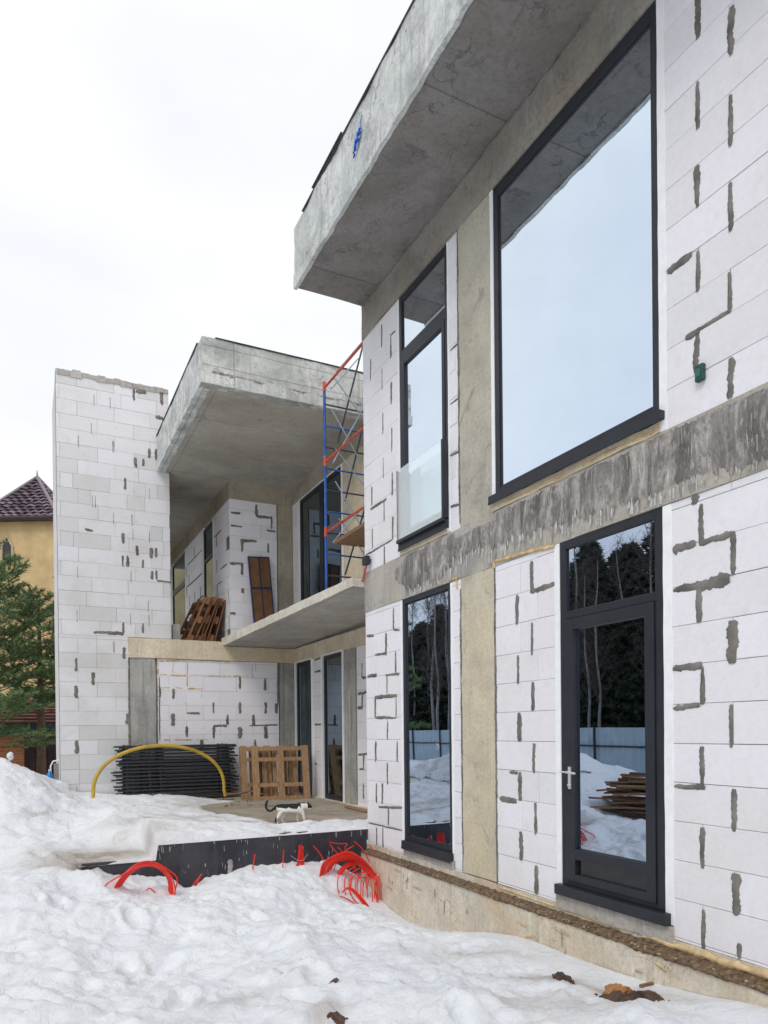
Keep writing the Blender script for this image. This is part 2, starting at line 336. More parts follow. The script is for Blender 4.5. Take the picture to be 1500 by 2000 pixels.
# ------------------------------------------------------------------ block walls, smears
def block_zone(mb, M, a0, a1, z0, z1, zb, ch, L_=.6, offs=(0, .23), org=0, d=0., vary=0., tspread=.5, seed=0, gap=.0038):
    """aerated-concrete blocks laid in courses inside a rectangle (mat 0), thin joint bed behind (mat 1)"""
    rnd = random.Random(seed)
    k = int(math.floor((z0-zb)/ch + 1e-6)); z = zb + k*ch
    while z < z1-1e-4:
        lo, hi = max(z, z0), min(z+ch, z1)
        if hi-lo > .012:
            a = org + offs[k % len(offs)]
            a -= math.ceil((a-a0)/L_)*L_
            if vary: a -= 0
            while a < a1-1e-4:
                ln = L_
                if vary and rnd.random() < vary: ln = L_*rnd.choice((.33, .5, .66))
                b0, b1 = max(a, a0), min(a+ln, a1)
                if b1-b0 > .012:
                    o = d + rnd.uniform(-.0022, .0022)
                    t = min(1, max(0, .5 + rnd.gauss(0, tspread*.5)))
                    g = gap*rnd.uniform(.2, 1.5); g2 = gap*rnd.uniform(.35, 1.3)
                    c = .0025
                    # front face with a tiny chamfer, then sides
                    A0, A1, Z0, Z1 = b0+g/2, b1-g/2, lo+g2/2, hi-g2/2
                    jj = lambda: rnd.uniform(-.0012, .0012)
                    fr = [(A0+c+jj(), Z0+c+jj()), (A1-c+jj(), Z0+c+jj()), (A1-c+jj(), Z1-c+jj()), (A0+c+jj(), Z1-c+jj())]
                    ou = [(A0, Z0), (A1, Z0), (A1, Z1), (A0, Z1)]
                    n = len(mb.v)
                    mb.v += [tuple(M(x, y, o)) for x, y in fr] + [tuple(M(x, y, o-c)) for x, y in ou] + [tuple(M(x, y, d-.018)) for x, y in ou]
                    mb.f.append((n, n+1, n+2, n+3)); mb.m.append(0); mb.t.append(t); mb.sm.append(False)
                    for q in range(4):
                        q2 = (q+1) % 4
                        mb.f.append((n+q, n+4+q, n+4+q2, n+q2)); mb.f.append((n+4+q, n+8+q, n+8+q2, n+4+q2))
                        mb.m += [0, 0]; mb.t += [t, t]; mb.sm += [False, False]
                a += ln
        z += ch; k += 1
    mb.box(M, a0+.001, a1-.001, z0+.001, z1-.001, d-.006, d-.24, 1)

class Multi:
    """several wall pieces, each its own mesh; marks go to the piece they lie on"""
    def __init__(s): s.z = []
    def zone(s, M, a0, a1, z0, z1, *g, **k):
        mb = MB(); block_zone(mb, M, a0, a1, z0, z1, *g, **k); s.z.append((a0, a1, z0, z1, mb)); return mb
    def pick(s, a, z):
        return min(s.z, key=lambda q: max(q[0]-a, a-q[1], 0)+max(q[2]-z, z-q[3], 0))[4]
    def build(s, name, mats, parent):
        return [q[4].build(name, mats, parent) for q in s.z]
def smear(mb, M, pts, wd, mi=2, d=0., seed=0, thick=.009):
    """ribbon of squeezed mortar with a wobbly outline, domed"""
    if isinstance(mb, Multi): mb = mb.pick((pts[0][0]+pts[-1][0])/2, (pts[0][1]+pts[-1][1])/2)
    rnd = random.Random(seed*31+int(abs(pts[0][0])*997)+int(abs(pts[0][1])*1013))
    P = []
    for i in range(len(pts)-1):
        (a, z), (b, y) = pts[i], pts[i+1]; n = max(3, int(math.hypot(b-a, y-z)/.012))
        for j in range(n + (i == len(pts)-2)): P.append((a+(b-a)*j/n, z+(y-z)*j/n))
    rows = []; ph = rnd.uniform(0, 50); n = len(P); wd *= rnd.uniform(.72, 1.18); tw0 = rnd.uniform(.55, 1.15); tw1 = rnd.uniform(.55, 1.15)
    for i, (a, z) in enumerate(P):
        q0 = P[max(0, i-1)]; q1 = P[min(n-1, i+1)]; t = Vector((q1[0]-q0[0], q1[1]-q0[1])); t = t.normalized() if t.length else Vector((0, 1)); nn = Vector((-t.y, t.x))
        e = min(i, n-1-i)/(n*.5); tt_ = i/max(1, n-1); env = min(1., .60+1.9*e)*(tw0+(tw1-tw0)*tt_)*1.1
        wl = wd*.5*env*(1+.42*noise.noise((ph+i*.14, .3, 0)) + .34*noise.noise((ph+i*.55, 9.3, 0))+.30*noise.noise((ph+i*1.3, 1.3, 0)))
        wr = wd*.5*env*(1+.42*noise.noise((ph+i*.14, 7.3, 0)) + .34*noise.noise((ph+i*.55, 4.3, 0))+.30*noise.noise((ph+i*1.3, 5.3, 0)))
        sh = .12*wd*noise.noise((ph+i*.09, 2.2, 5))
        cz = d+thick*(.75+.5*noise.noise((ph+i*.27, 3, 3)))
        c = (a+nn.x*sh, z+nn.y*sh)
        rows.append([M(c[0]+nn.x*wl, c[1]+nn.y*wl, d-.002), M(c[0]+nn.x*wl*.8, c[1]+nn.y*wl*.8, d+.004),
                     M(c[0], c[1], cz), M(c[0]-nn.x*wr*.8, c[1]-nn.y*wr*.8, d+.004), M(c[0]-nn.x*wr, c[1]-nn.y*wr, d-.002)])
    mb.grid(rows, mi, .5, True)
def pxsmear(mb, M, ax, val, lst, wd, mi=2, d=0.):
    """lst: (u, v0, v1) upright, or (u0, v0, u1, v1) lying"""
    for k, q in enumerate(lst):
        if len(q) == 3: q = (q[0], q[1], q[0], q[2])
        p0, p1 = hit(q[0], q[1], ax, val), hit(q[2], q[3], ax, val)
        i = 1 if ax == 'x' else 0
        if mi == 3:                              # foam oozes out in broken runs
            a_, b_ = Vector((p0[i], p0.z)), Vector((p1[i], p1.z)); t0 = 0.; n_s = max(.001, (b_-a_).length)
            while t0 < 1:
                t1 = min(1, t0+random.uniform(.06, .35)/n_s); q0, q1 = a_.lerp(b_, t0), a_.lerp(b_, t1); jz = lambda: Vector((random.uniform(-.008, .008), random.uniform(-.008, .008)))
                q0 += jz(); q1 += jz(); smear(mb, M, [tuple(q0), tuple((q0+q1)/2+jz()), tuple(q1)], wd*random.uniform(.3, 1.3), mi, d, k, .006); t0 = t1+random.uniform(0, .10)/n_s
            continue
        smear(mb, M, [(p0[i], p0.z), (p1[i], p1.z)], wd*random.uniform(.8, 1.25), mi, d, k)
def joint_rand(mb, M, a0, a1, z0, z1, zb, ch, L_, offs, org, prob, wd, seed, mi=2):
    rnd = random.Random(seed); k = int(math.ceil((z0-zb)/ch - .2)); 
    while zb+(k+1)*ch <= z1+.02:
        a = org+offs[k % len(offs)]; a -= math.ceil((a-a0)/L_)*L_
        while a < a1-.03:
            if a > a0+.03 and rnd.random() < prob: smear(mb, M, [(a, zb+k*ch+.01), (a, zb+(k+1)*ch-.01)], wd*rnd.uniform(.6, 1.3), mi, 0, rnd.randint(0, 999))
            a += L_
        k += 1

# ------------------------------------------------------------------ the unfinished house
house = thing('unfinished_house', 'unfinished white block house with raw concrete roof slabs and dark framed windows', 'house')
X = 3.74; MX = mapx(X); YE = 7.95
Z0, ZB0, ZB1, ZT0, ZT1 = -1.37, 1.45, 1.93, 4.77, 5.17

# block walls of the near wing
wn = Multi(); BL = dict(zb=-1.35, ch=.25, offs=(3.08-2.4, 2.86-2.4), org=0)
for i, (a0, a1, z0, z1) in enumerate([(-2.6, 3.31, Z0, ZB0), (3.31, 4.41, Z0, -1.37+.0), (4.43, 5.24, Z0, ZB0), (5.80, 5.945, Z0, ZB0), (7.02, YE, Z0, ZB0), (5.945, 7.02, Z0, -1.37)]):
    if z1-z0 < .05: continue
    wn.zone(MX, a0, a1, z0, z1, seed=10+i, **BL)
BU = dict(zb=1.93, ch=.2565, offs=(2.86-2.4, 3.08-2.4), org=0)
for i, (a0, a1, z0, z1) in enumerate([(-2.6, 3.335, ZB1, ZT0), (5.80, 5.985, ZB1, ZT0), (7.03, YE, ZB1, ZT0)]):
    wn.zone(MX, a0, a1, z0, z1, seed=20+i, **BU)
pxsmear(wn, MX, 'x', X, [(1363, -40, 76), (1428, 14, 108), (1363, 160, 252), (1427, 186, 286), (1362, 324, 406), (1426, 358, 452), (1363, 490, 570), (1425, 532, 612), (1361, 655, 728), (1427, 700, 778),
    (1304, 531, 1352, 496), (1424, 608, 1350, 652), (1368, 646, 1340, 660),
    (1357, 968, 985), (1369, 985, 1064), (1367, 1062, 1434, 1042), (1432, 1040, 1122), (1426, 1128, 1316, 1154), (1315, 1074, 1360, 1062), (1365, 1146, 1216), (1430, 1212, 1296), (1372, 1302, 1376), (1315, 1306, 1372, 1300), (1316, 1384, 1368, 1377), (1428, 1376, 1460),
    (1371, 1458, 1536), (1318, 1536, 1378, 1538), (1434, 1541, 1624), (1372, 1616, 1696), (1437, 1706, 1788), (1374, 1776, 1852), (1444, 1842, 1872)], .050)
z5 = lambda x, y0, y1: (700+x/2.5, 1000+y0/2.5, 1000+y1/2.5)
pxsmear(wn, MX, 'x', X, [z5(*q) for q in [(845, 240, 390), (775, 405, 550), (848, 540, 700), (780, 700, 840), (852, 830, 970), (785, 980, 1120), (857, 1130, 1275), (790, 1270, 1410), (865, 1420, 1575), (795, 1560, 1700), (868, 1725, 1865)]]
    + [(1036, 1156, 1084, 1141), (996, 1508, 1012, 1510), (977, 1560, 1010, 1566)], .048)
pxsmear(wn, MX, 'x', X, [z5(*q) for q in [(172, 468, 575), (135, 590, 700), (182, 680, 785), (140, 795, 885), (82, 905, 1005), (185, 900, 1005), (143, 1020, 1110), (85, 1120, 1220), (190, 1120, 1220), (142, 1225, 1330), (88, 1325, 1420), (117, 1325, 1425), (147, 1440, 1530), (90, 1540, 1625), (120, 1540, 1635)]]
    + [(770, 1230, 781, 1230), (733, 1279, 753, 1276), (717, 1242, 730, 1241), (718, 1321, 736, 1318), (753, 1319, 780, 1316), (734, 1402, 774, 1402), (740, 1576, 786, 1578), (720, 1607, 786, 1622), (733, 1362, 776, 1359)], .034)
z4 = lambda x, y0, y1: (700+x/3.335, 580+y0/3.333, 580+y1/3.333)
pxsmear(wn, MX, 'x', X, [z4(*q) for q in [(152, 180, 330), (212, 250, 400), (80, 405, 545), (214, 555, 700), (160, 755, 895), (218, 850, 1010), (222, 1140, 1290), (88, 1235, 1360), (168, 1320, 1465), (225, 1430, 1580), (92, 1510, 1640), (170, 1620, 1760)]]
    + [(763, 655, 773, 646), (724, 995, 755, 974), (715, 1084, 767, 1054)], .034)
pxsmear(wn, MX, 'x', X, [z4(*q) for q in [(155, 465, 600), (163, 1045, 1180)]] + [(880, 685, 897, 668), (880, 790, 898, 775), (880, 890, 898, 880), (881, 990, 899, 984)], .02)
wn.build('block_wall', [M_block, M_thin, M_smear], house)
# hidden end wall and structure of the near wing
ew = MB(); MYe = mapy(YE, 1)
block_zone(ew, MYe, X+.26, 4.7, Z0, ZB0, -1.35, .25, seed=5, d=-.02)
ew.build('block_wall', [M_block, M_thin, M_smear], house)
# columns and beams
c = MB(); c.rbox(MX, 5.245, 5.795, -1.36, ZB0, .004, -.3, .12, .006, 2.5)
smear(c, MX, [(5.245, Z0), (5.245, ZB0)], .035, 1, .0, 3, .012); smear(c, MX, [(5.80, Z0), (5.80, 1.35)], .045, 1, .0, 4, .012); c.build('column', [M_col, M_smear], house)
c = MB(); c.rbox(MX, 5.275, 5.795, ZB1-.0, ZT0, .002, -.3, .12, .007, 2.5, seed=4)
smear(c, MX, [(5.80, ZB1+.05), (5.80, ZT0)], .045, 1, .0, 5, .012); c.build('column', [M_colU, M_smear], house)
c = MB(); c.rbox(MX, -2.6, YE, ZB0, ZB1, .006, -.3, .12, .006, 2.0, seed=9); c.build('floor_beam', M_conc, house, weld=True)
c = MB(); c.rbox(MX, -2.6, YE, ZT0, ZT1+.02, .012, -.3, .12, .007, 2.0, seed=12); smear(c, MX, [(5.85, ZT0+.01), (7.9, ZT0+.01)], .03, 1, .004, 8, .012); smear(c, MX, [(4.0, ZT1-.005), (7.9, ZT1-.005)], .03, 1, .012, 8, .008); c.build('roof_beam', [M_rbeam, M_smear], house)
# dark trowelled coat on the floor beam, ragged lower edge with runs
def coat():
    mb = MB(); n = 1500
    A0, A1 = -2.5, 7.12
    cols = []; edge = []
    for i in range(n+1):
        a = A0+(A1-A0)*i/n
        top = ZB1 - .012 - .03*max(0, noise.noise((a*2, 4, 0))) - (0.05 if 5.2 < a < 5.9 else 0)
        base = 1.60 + .05*math.sin(a*1.3+1) + .05*noise.noise((a*1.7, 0, 0)) + .05*noise.noise((a*9, 3, 0)) + .055*noise.noise((a*31, 1, 0)) + .04*noise.noise((a*83, 1, 4))
        if a < 4.2: base -= .035
        if 4.2 < a < 5.3: base -= .05
        if a > 5.9: base -= .10*math.sin(min(1, (a-5.9)/.5)*PI/2)
        if a > 6.85: base += (a-6.85)/.27*.25; top -= (a-6.85)/.27*.1
        base = max(min(base, top-.01), ZB0+.015)
        cols.append([(a, base+(top-base)*j/9) for j in range(10)]); edge.append((a, base, top))
    P = [[Vector(MX(a, z, (.014 if j not in (0, 9) else .0045) + .006*noise.noise((a*8, z*6, 2)) + .005*noise.noise((a*42, z*9, 7)))) for j, (a, z) in enumerate(col)] for col in cols]
    mb.grid(P, 0)
    rnd = random.Random(3)
    for i in range(420):                      # thin lime runs over and below the ragged edge
        a, base, top = edge[rnd.randint(300, n-30)]
        z = base+rnd.choice((rnd.uniform(-.03, .05), rnd.uniform(-.02, .03), rnd.uniform(-.03, .02), rnd.uniform(.0, top-base)**1.0))
        zl = max(ZB0+.01, z-rnd.uniform(.02, .11))
        smear(mb, MX, [(a, z), (a+rnd.uniform(-.006, .006), zl)], rnd.uniform(.004, .013), (1 if z < base+.04 and rnd.random() < .6 else 2), .019, i, .002)
    for u0, v0, u1, v1 in [(965, 1097, 1030, 1080), (1030, 1079, 1085, 1066), (878, 1133, 897, 1128), (965, 1098, 968, 1110), (893, 1130, 894, 1150)]:
        p0, p1 = hit(u0, v0, 'x', X), hit(u1, v1, 'x', X); smear(mb, MX, [(p0.y, p0.z), (p1.y, p1.z)], .022, 3, .010, 2, .010)
    return mb.build('cement_coat', [M_coat, plain('lime_white', (.60, .61, .60), .9, .2, 20), plain('lime_grey', (.33, .315, .295), .9, .2, 20), M_foam], house)
coat()
# windows -------------------------------------------------
def window(parent, name, M, a0, a1, z0, z1, fw, rec=.015, bars=(), sill=None, label=None, deep=.07, glass=None):
    """fw = frame widths (a0 side, a1 side, bottom, top); bars = transoms (z0, z1)"""
    t = thing(name, None, None); t.parent = parent; KIDS.setdefault(parent.name, []).append(t)
    if label: t['label'] = label
    f = MB(); l, r, bt, tp = fw
    f.box(M, a0, a0+l, z0, z1, 0, -deep); f.box(M, a1-r, a1, z0, z1, 0, -deep)
    f.box(M, a0+l, a1-r, z0, z0+bt, -.001, -deep); f.box(M, a0+l, a1-r, z1-tp, z1, -.001, -deep)
    for (b0, b1) in bars: f.box(M, a0+l, a1-r, b0, b1, -.001, -deep)
    # glazing bead
    zz = [z0+bt]+[q for b in bars for q in b]+[z1-tp]
    for q in range(0, len(zz), 2):
        for (x0, x1, y0, y1) in ((a0+l, a0+l+.012, zz[q], zz[q+1]), (a1-r-.012, a1-r, zz[q], zz[q+1]), (a0+l, a1-r, zz[q], zz[q]+.012), (a0+l, a1-r, zz[q+1]-.012, zz[q+1])):
            f.box(M, x0, x1, y0, y1, -.012, -deep)
    f.build('frame', M_steel, t, bevel=.003)
    for q in range(0, len(zz), 2):
        g = MB(); g.box(M, a0+l+.003, a1-r-.003, zz[q]+.003, zz[q+1]-.003, -.02, -.044); g.build('pane', glass or M_glass, t)
    if sill:
        s = MB(); s.box(M, a0-sill[0], a1+sill[1], z0-sill[2], z0+.002, sill[3], -.08)
        s.box(M, a0-sill[0], a1+sill[1], z0-sill[2]-.02, z0-sill[2]+.01, sill[3]+.004, sill[3]-.006)
        s.build('sill', M_steel, t, bevel=.003)
    return t
w1 = window(house, 'window', MX, 3.39, 5.22, 2.062, 4.765, (.055, .065, .065, .10), sill=(.045, .045, .055, .05), label='wide upper window reflecting the sky')
w2 = window(house, 'window', MX, 5.995, 7.0, 2.062, 4.765, (.05, .055, .06, .06), bars=((4.06, 4.17),), sill=(.0, .0, .07, .04), label='narrow upper window behind a glass guard')
# opening sash and glass guard of the upper narrow window
s_ = MB()
for (x0, x1, y0, y1) in ((6.05, 6.105, 2.125, 4.055), (6.89, 6.94, 2.125, 4.055), (6.105, 6.89, 2.125, 2.19), (6.105, 6.89, 4.0, 4.055)): s_.box(MX, x0, x1, y0, y1, .006, -.04)
s_.build('sash', M_steel, w2, bevel=.003)
g = MB(); g.box(MX, 6.03, 6.965, 2.08, 2.85, .062, .050); g.build('glass_guard', M_guard, w2)
g = MB(); g.box(MX, 6.965, 6.976, 2.085, 2.85, .064, .002); g.box(MX, 6.0, 6.98, 2.05, 2.085, .075, .041); g.box(MX, 5.998, 6.03, 2.085, 2.85, .068, .002); g.build('guard_clamp', M_steel, w2, bevel=.002)
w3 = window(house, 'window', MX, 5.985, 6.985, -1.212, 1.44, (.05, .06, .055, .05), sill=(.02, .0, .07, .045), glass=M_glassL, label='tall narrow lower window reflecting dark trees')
# door
door = thing('door', None, None); door.parent = house; KIDS.setdefault(house.name, []).append(door)
f = MB()
f.box(MX, 3.37, 3.44, -1.205, 1.445, 0, -.07); f.box(MX, 4.315, 4.38, -1.205, 1.445, 0, -.07); f.box(MX, 3.44, 4.315, 1.385, 1.445, -.001, -.07)
f.box(MX, 3.44, 4.315, .845, .905, -.001, -.07); f.box(MX, 3.44, 4.315, -1.205, -1.17, -.001, -.07)
f.build('frame', M_steel, door, bevel=.003)
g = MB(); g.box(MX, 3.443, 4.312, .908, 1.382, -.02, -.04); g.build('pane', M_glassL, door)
lf = MB()
for (x0, x1, y0, y1) in ((3.444, 3.525, -1.168, .84), (4.225, 4.311, -1.168, .84), (3.525, 4.225, .755, .84), (3.525, 4.225, -.995, -.915), (3.525, 4.225, -1.168, -1.11)): lf.box(MX, x0, x1, y0, y1, .012 if x1-x0 < .2 else .011, -.05)
lf.build('door_leaf', M_steel, door, bevel=.003)
g = MB(); g.box(MX, 3.528, 4.222, -.912, .752, -.02, -.04); g.build('pane', M_glassL, door)
g = MB(); g.box(MX, 3.528, 4.222, -1.107, -.998, -.02, -.04); g.build('pane', plain('dark_panel_glass', (.012, .014, .016), .08, .1, 3, bmp=0), door)
h = MB(); h.box(MX, 4.255, 4.285, -.46, -.29, .02, .011); h.tube([MX(4.27, -.33, .015), MX(4.27, -.33, .06), MX(4.24, -.33, .066), MX(4.16, -.335, .062)], .009, 8)
h.tube([MX(4.27, -.43, .015), MX(4.27, -.43, .032)], .011, 8); h.tube([MX(4.27, -.33, .05), MX(4.33, -.33, .06)], .007, 6)
h.build('handle', plain('silver_handle', (.75, .76, .78), .3, .05, 5, metal=.7), door)
s = MB(); s.box(MX, 3.325, 4.41, -1.285, -1.207, .06, -.08); s.build('sill', M_steel, door, bevel=.004)
# white plaster strips round the openings
def strips(par, a0, a1, b0, b1, z0, z1, top=0, lo=0, dd=.004):
    for q in ((a0, b0-.001, z0, z1+top, dd), (b1+.001, a1, z0, z1+top, dd), (b0, b1, z1+.001, z1+top, dd-.001)):
        if q[1]-q[0] > .003 and q[3]-q[2] > .003:
            p = MB(); p.rbox(MX, q[0], q[1], q[2], q[3], q[4], -.03, .09, .0025, 5); p.build('reveal_plaster', M_plaster, par)
strips(w1, 3.33, 5.268, 3.39, 5.22, 1.935, 4.767)
strips(door, 3.30, 4.44, 3.37, 4.38, -1.28, 1.447)
strips(w3, 5.945, 7.03, 5.985, 6.985, -1.28, 1.442)
strips(w2, 5.975, 7.035, 5.995, 7.0, 1.95, 4.767)
# raw masonry under the sills
for par, a0, a1, z0, z1, o_ in ((door, 3.30, 4.43, -1.40, -1.29, .02), (w3, 5.96, 7.0, -1.38, -1.285, .012), (w1, 3.38, 5.26, 1.935, 2.005, .016), (w2, 6.0, 7.0, 1.935, 1.99, .014)):
    u = MB(); u.rbox(MX, a0, a1, z0, z1, o_, -.2, .06, .008, 5)
    if par is w1: smear(u, MX, [(3.42, 1.955), (3.9, 1.965), (4.1, 1.95)], .018, 1, .016, 3, .008); smear(u, MX, [(4.3, 1.95), (5.1, 1.96)], .012, 1, .016, 3, .006)
    u.build('sill_bed', [M_beamB if par in (w1, w2) else M_conc, M_foam], par)
# foundation with its dirt-covered ledge
pl = MB(); pl.rbox(MX, -2.6, YE-.01, -3.0, -1.465, .10, -.3, .14, .010, 2, seed=3); pl.rbox(MX, -2.6, YE, -1.465, -1.372, .012, -.25, .1, .008, 3)
smear(pl, MX, [(2.0, -1.405), (3.55, -1.405)], .065, 1, .012, 4, .03); smear(pl, MX, [(3.7, -1.41), (5.2, -1.395)], .02, 1, .012, 5, .012)
rnd = random.Random(15)
for i in range(26):     # rusty scribbles and mortar drips on the plinth
    a = rnd.uniform(3.2, 7.5); z = rnd.uniform(-1.75, -1.52); smear(pl, MX, [(a, z), (a+rnd.uniform(-.25, .25), z+rnd.uniform(-.04, .04))] if i % 2 else [(a, z), (a+rnd.uniform(-.02, .02), z-rnd.uniform(.03, .14))], rnd.uniform(.006, .014), 1 if i % 2 else 2, .108, i, .003)
pl.build('foundation', [M_plinth, plain('tan_foam', (.62, .46, .25), .85, .3, 14, bmp=.6), plain('grey_drip', (.36, .33, .29), .9, .3, 14)], house)
rb = MB(); rnd = random.Random(5)
P = []
for i in range(900):
    a = 1.4+i*(7.9-1.4)/899; th_ = .5+.5*noise.noise((a*1.3, 7, 0))+.25*noise.noise((a*7, 7, 0)); th_ = max(.08, min(1, th_))*max(.25, min(.8, (7.6-a)/4.2))
    drop = .006+.04*th_*max(0, .35+noise.noise((a*5, 2, 0))+.7*noise.noise((a*23, 2, 0)))
    P.append([MX(a, -1.425+.012*noise.noise((a*17, 1, 1)), .010), MX(a, -1.448+.014*th_+.016*noise.noise((a*21, 5, 1)), .05), MX(a, -1.462+.016*th_+.016*noise.noise((a*37, 3, 1)), .105+.012*noise.noise((a*15, 3, 9))), MX(a, -1.462-drop*.5, .116+.006*noise.noise((a*45, 8, 1))), MX(a, -1.468-drop, .100)])
rb.grid(P, 0, .5, True)
def rock(mb, c, r, seed, flat=.7, mi=0, seg=5):
    rows = []
    for i in range(seg+1):
        th = PI*i/seg; row = []
        for j in range(seg+2):
            ph = 2*PI*j/(seg+2); d = Vector((math.sin(th)*math.cos(ph), math.sin(th)*math.sin(ph), math.cos(th)*flat))
            k = 1+.5*noise.noise(d*1.7+Vector((seed*3.1, seed, 0)))+.2*noise.noise(d*4+Vector((seed, 0, 3)))
            row.append(Vector(c)+d*r*k)
        rows.append(row)
    mb.grid(rows, mi, random.random(), False, True)
for i in range(620):
    a = rnd.uniform(1.6, 7.8); rr = rnd.uniform(.003, .011); rock(rb, MX(a, -1.446-rnd.uniform(0, .02), rnd.uniform(.03, .112)), rr, i, .7, rnd.choice((0, 1, 1)), 4)
rb.build('rubble_ledge', [M_dirt, M_stoneS], house)

# roof of the near wing
RX = 2.87
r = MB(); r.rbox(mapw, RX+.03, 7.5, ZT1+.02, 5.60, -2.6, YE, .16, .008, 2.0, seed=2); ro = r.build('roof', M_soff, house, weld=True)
r = MB(); r.rbox(mapx(RX), -2.6, YE+.004, ZT1+.14, 5.87, 0, -.16, .07, .014, 3.0, seed=5); r.build('parapet', M_fasc, ro, weld=True)
r = MB(); r.rbox(mapx(RX), -2.6, YE+.008, ZT1+.005, ZT1+.155, .006, -.035, .04, .012, 6.0, seed=7); r.build('drip_edge', M_fasc, ro, weld=True)
r = MB(); r.box(mapx(RX), -2.6, YE-.3, 5.872, 5.884, .014, -.4); r.box(mapx(RX), 6.5, 7.3, 5.893, 5.905, .028, -.3); r.box(mapx(RX), 1, 4.4, 5.885, 5.897, .022, -.3); r.build('roof_membrane', M_mem, ro)

# ------------------------------------------------------------------ rear wing
YR = 13.3; XS = 4.7; MY = mapy(YR); MS = mapx(XS); FZ = -1.18
zt = lambda x, y: (100+x/3.636, 700+y/3.636)
zl = lambda x, y: (x/2.857, 900+y/2.857)
zw = lambda x, y: (100+x/2.2727, 1200+y/2.2727)
zq = lambda x, y: (300+x/3.125, 640+y/3.125)
# chimney-like block tower
tw = MB(); MYT = mapy(YR+.02)
block_zone(tw, MYT, .52, 1.64, -1.6, 1.70, -1.36, .25, .6, (0, .3), .52, seed=41, vary=.12, tspread=.9)
block_zone(tw, MYT, .52, 2.38, 1.70, 6.20, 1.70, .25, .6, (.05, .33), .52, seed=42, vary=.3, tspread=1.1)
TL = [(588,215,300),(785,210,330),(600,705,775),(655,712,765),(698,640,710),(745,645,720),(525,850,930),(510,1240,1315),(610,1330,1400),(712,1345,1420),(745,1345,1415),(508,1400,1480),(543,1400,1480),(652,1430,1490),(718,1510,1570),(748,1505,1570),(512,1875,1950),(652,1880,1950)]
pxsmear(tw, MYT, 'y', YR+.02, [(zt(x, a)[0], zt(x, a)[1], zt(x, b)[1]) for x, a, b in TL], .055)
pxsmear(tw, MYT, 'y', YR+.02, [zt(750, 1578)+zt(850, 1590), zt(300, 1945)+zt(400, 1945), zt(395, 1948)+zt(515, 1955), zt(240, 1212)+zt(295, 1225), zt(600, 235)+zt(675, 240), zt(740, 415)+zt(795, 425)], .05)
pxsmear(tw, MYT, 'y', YR+.02, [(zl(x, a)[0], zl(x, a)[1], zl(x, b)[1]) for x, a, b in [(425,1100,1175),(520,1180,1250),(425,1255,1325),(430,1560,1635),(693,1040,1105),(713,1410,1470)]], .06)
rnd = random.Random(12)
for i in range(26):
    a = .52+rnd.choice((.3, .6, .9, 1.2, 1.5))+rnd.uniform(-.05, .05); k = rnd.randint(0, 29); z = -1.36+k*.25
    if a > 1.55 and z < 1.7: continue
    smear(tw, MYT, [(a, z+.02), (a, z+.23)], .018, 3, 0, i, .004)
tower = tw.build('block_tower', [M_blockT, M_thin, M_smear, M_mort], house)
tb = MB(); 
tb.rbox(mapw, .525, 2.375, -1.8, 6.19, YR+.262, YR+1.9, .4, .004, 1.5)
for i in range(14):   # ragged crumbling crown
    x0 = .53+i*.1315; tb.rbox(mapw, x0, x0+.13, 6.17, 6.21+.05*noise.noise((i*1.7, 0, 0)), YR+.03, YR+.4, .05, .014, 6, seed=i, mi=1)
for i in range(9): tb.rbox(mapw, .535+i*.205, .735+i*.205, 6.10+.04*noise.noise((i*2.3, 5, 0)), 6.19, YR+.006, YR+.05, .04, .009, 7, seed=i+30, mi=1)
tb.build('tower_core', [M_blockT, concrete('crumbly_top', (.47, .44, .40), .6, (.36, .33, .28), .5, grime=.6)], house)
# terrace back wall
bw = MB(); block_zone(bw, MY, 2.12, 4.39, -1.36, 1.335, -1.36, .265, .62, (.0, .31), 2.12+.2, seed=44, tspread=.5)
WL = [(543,330,375),(483,330,370),(838,275,330),(950,283,338),(720,390,440),(838,390,440),(952,390,440),(540,440,495),(783,445,490),(898,445,495),(602,497,545),(722,497,550),(838,500,550),(953,497,550),(1000,395,440),(668,555,600),(905,555,600)]
pxsmear(bw, MY, 'y', YR, [(zw(x, a)[0], zw(x, a)[1], zw(x, b)[1]) for x, a, b in WL], .065)
pxsmear(bw, MY, 'y', YR, [zw(600, 437)+zw(660, 440), zw(720, 495)+zw(780, 494), zw(880, 494)+zw(1005, 490), zw(480, 280)+zw(482, 560), zw(1008, 210)+zw(1006, 400)], .045)
pxsmear(bw, MY, 'y', YR, [zw(480, 205)+zw(700, 207), zw(700, 208)+zw(1005, 212), zw(470, 268)+zw(700, 272), zw(700, 272)+zw(900, 275), zw(475, 326)+zw(670, 330), zw(603, 215)+zw(603, 330), zw(475, 200)+zw(478, 330), zw(905, 215)+zw(904, 270), zw(500, 555)+zw(720, 556), zw(540, 215)+zw(540, 262), zw(668, 330)+zw(669, 380), zw(598, 390)+zw(602, 430)], .025, 3)
bw.build('block_wall', [M_block, M_thin, M_smear, M_foam], house)
c = MB(); c.rbox(MY, 1.66, 2.09, -1.36, 1.34, .012, -.25, .12, .008, 2.5, seed=1); smear(c, MY, [(1.645, -1.3), (1.645, 1.3)], .05, 1, .0, 3, .01); smear(c, MY, [(2.105, -1.3), (2.105, 1.3)], .05, 1, .0, 5, .01); c.build('column', [M_colG, M_smear], house)
c = MB(); c.rbox(MY, 4.41, XS+.2, -1.36, 1.34, .010, -.25, .12, .008, 2.5, seed=2); c.build('column', M_colG, house, weld=True)
c = MB(); c.rbox(MY, 1.63, XS+.3, 1.34, 1.605, .03, -.3, .12, .006, 2.5, seed=3); c.rbox(MY, 1.63, 3.40, 1.605, 1.69, .026, -.5, .12, .006, 2.5, seed=5); c.build('floor_beam', M_beamB, house, weld=True)
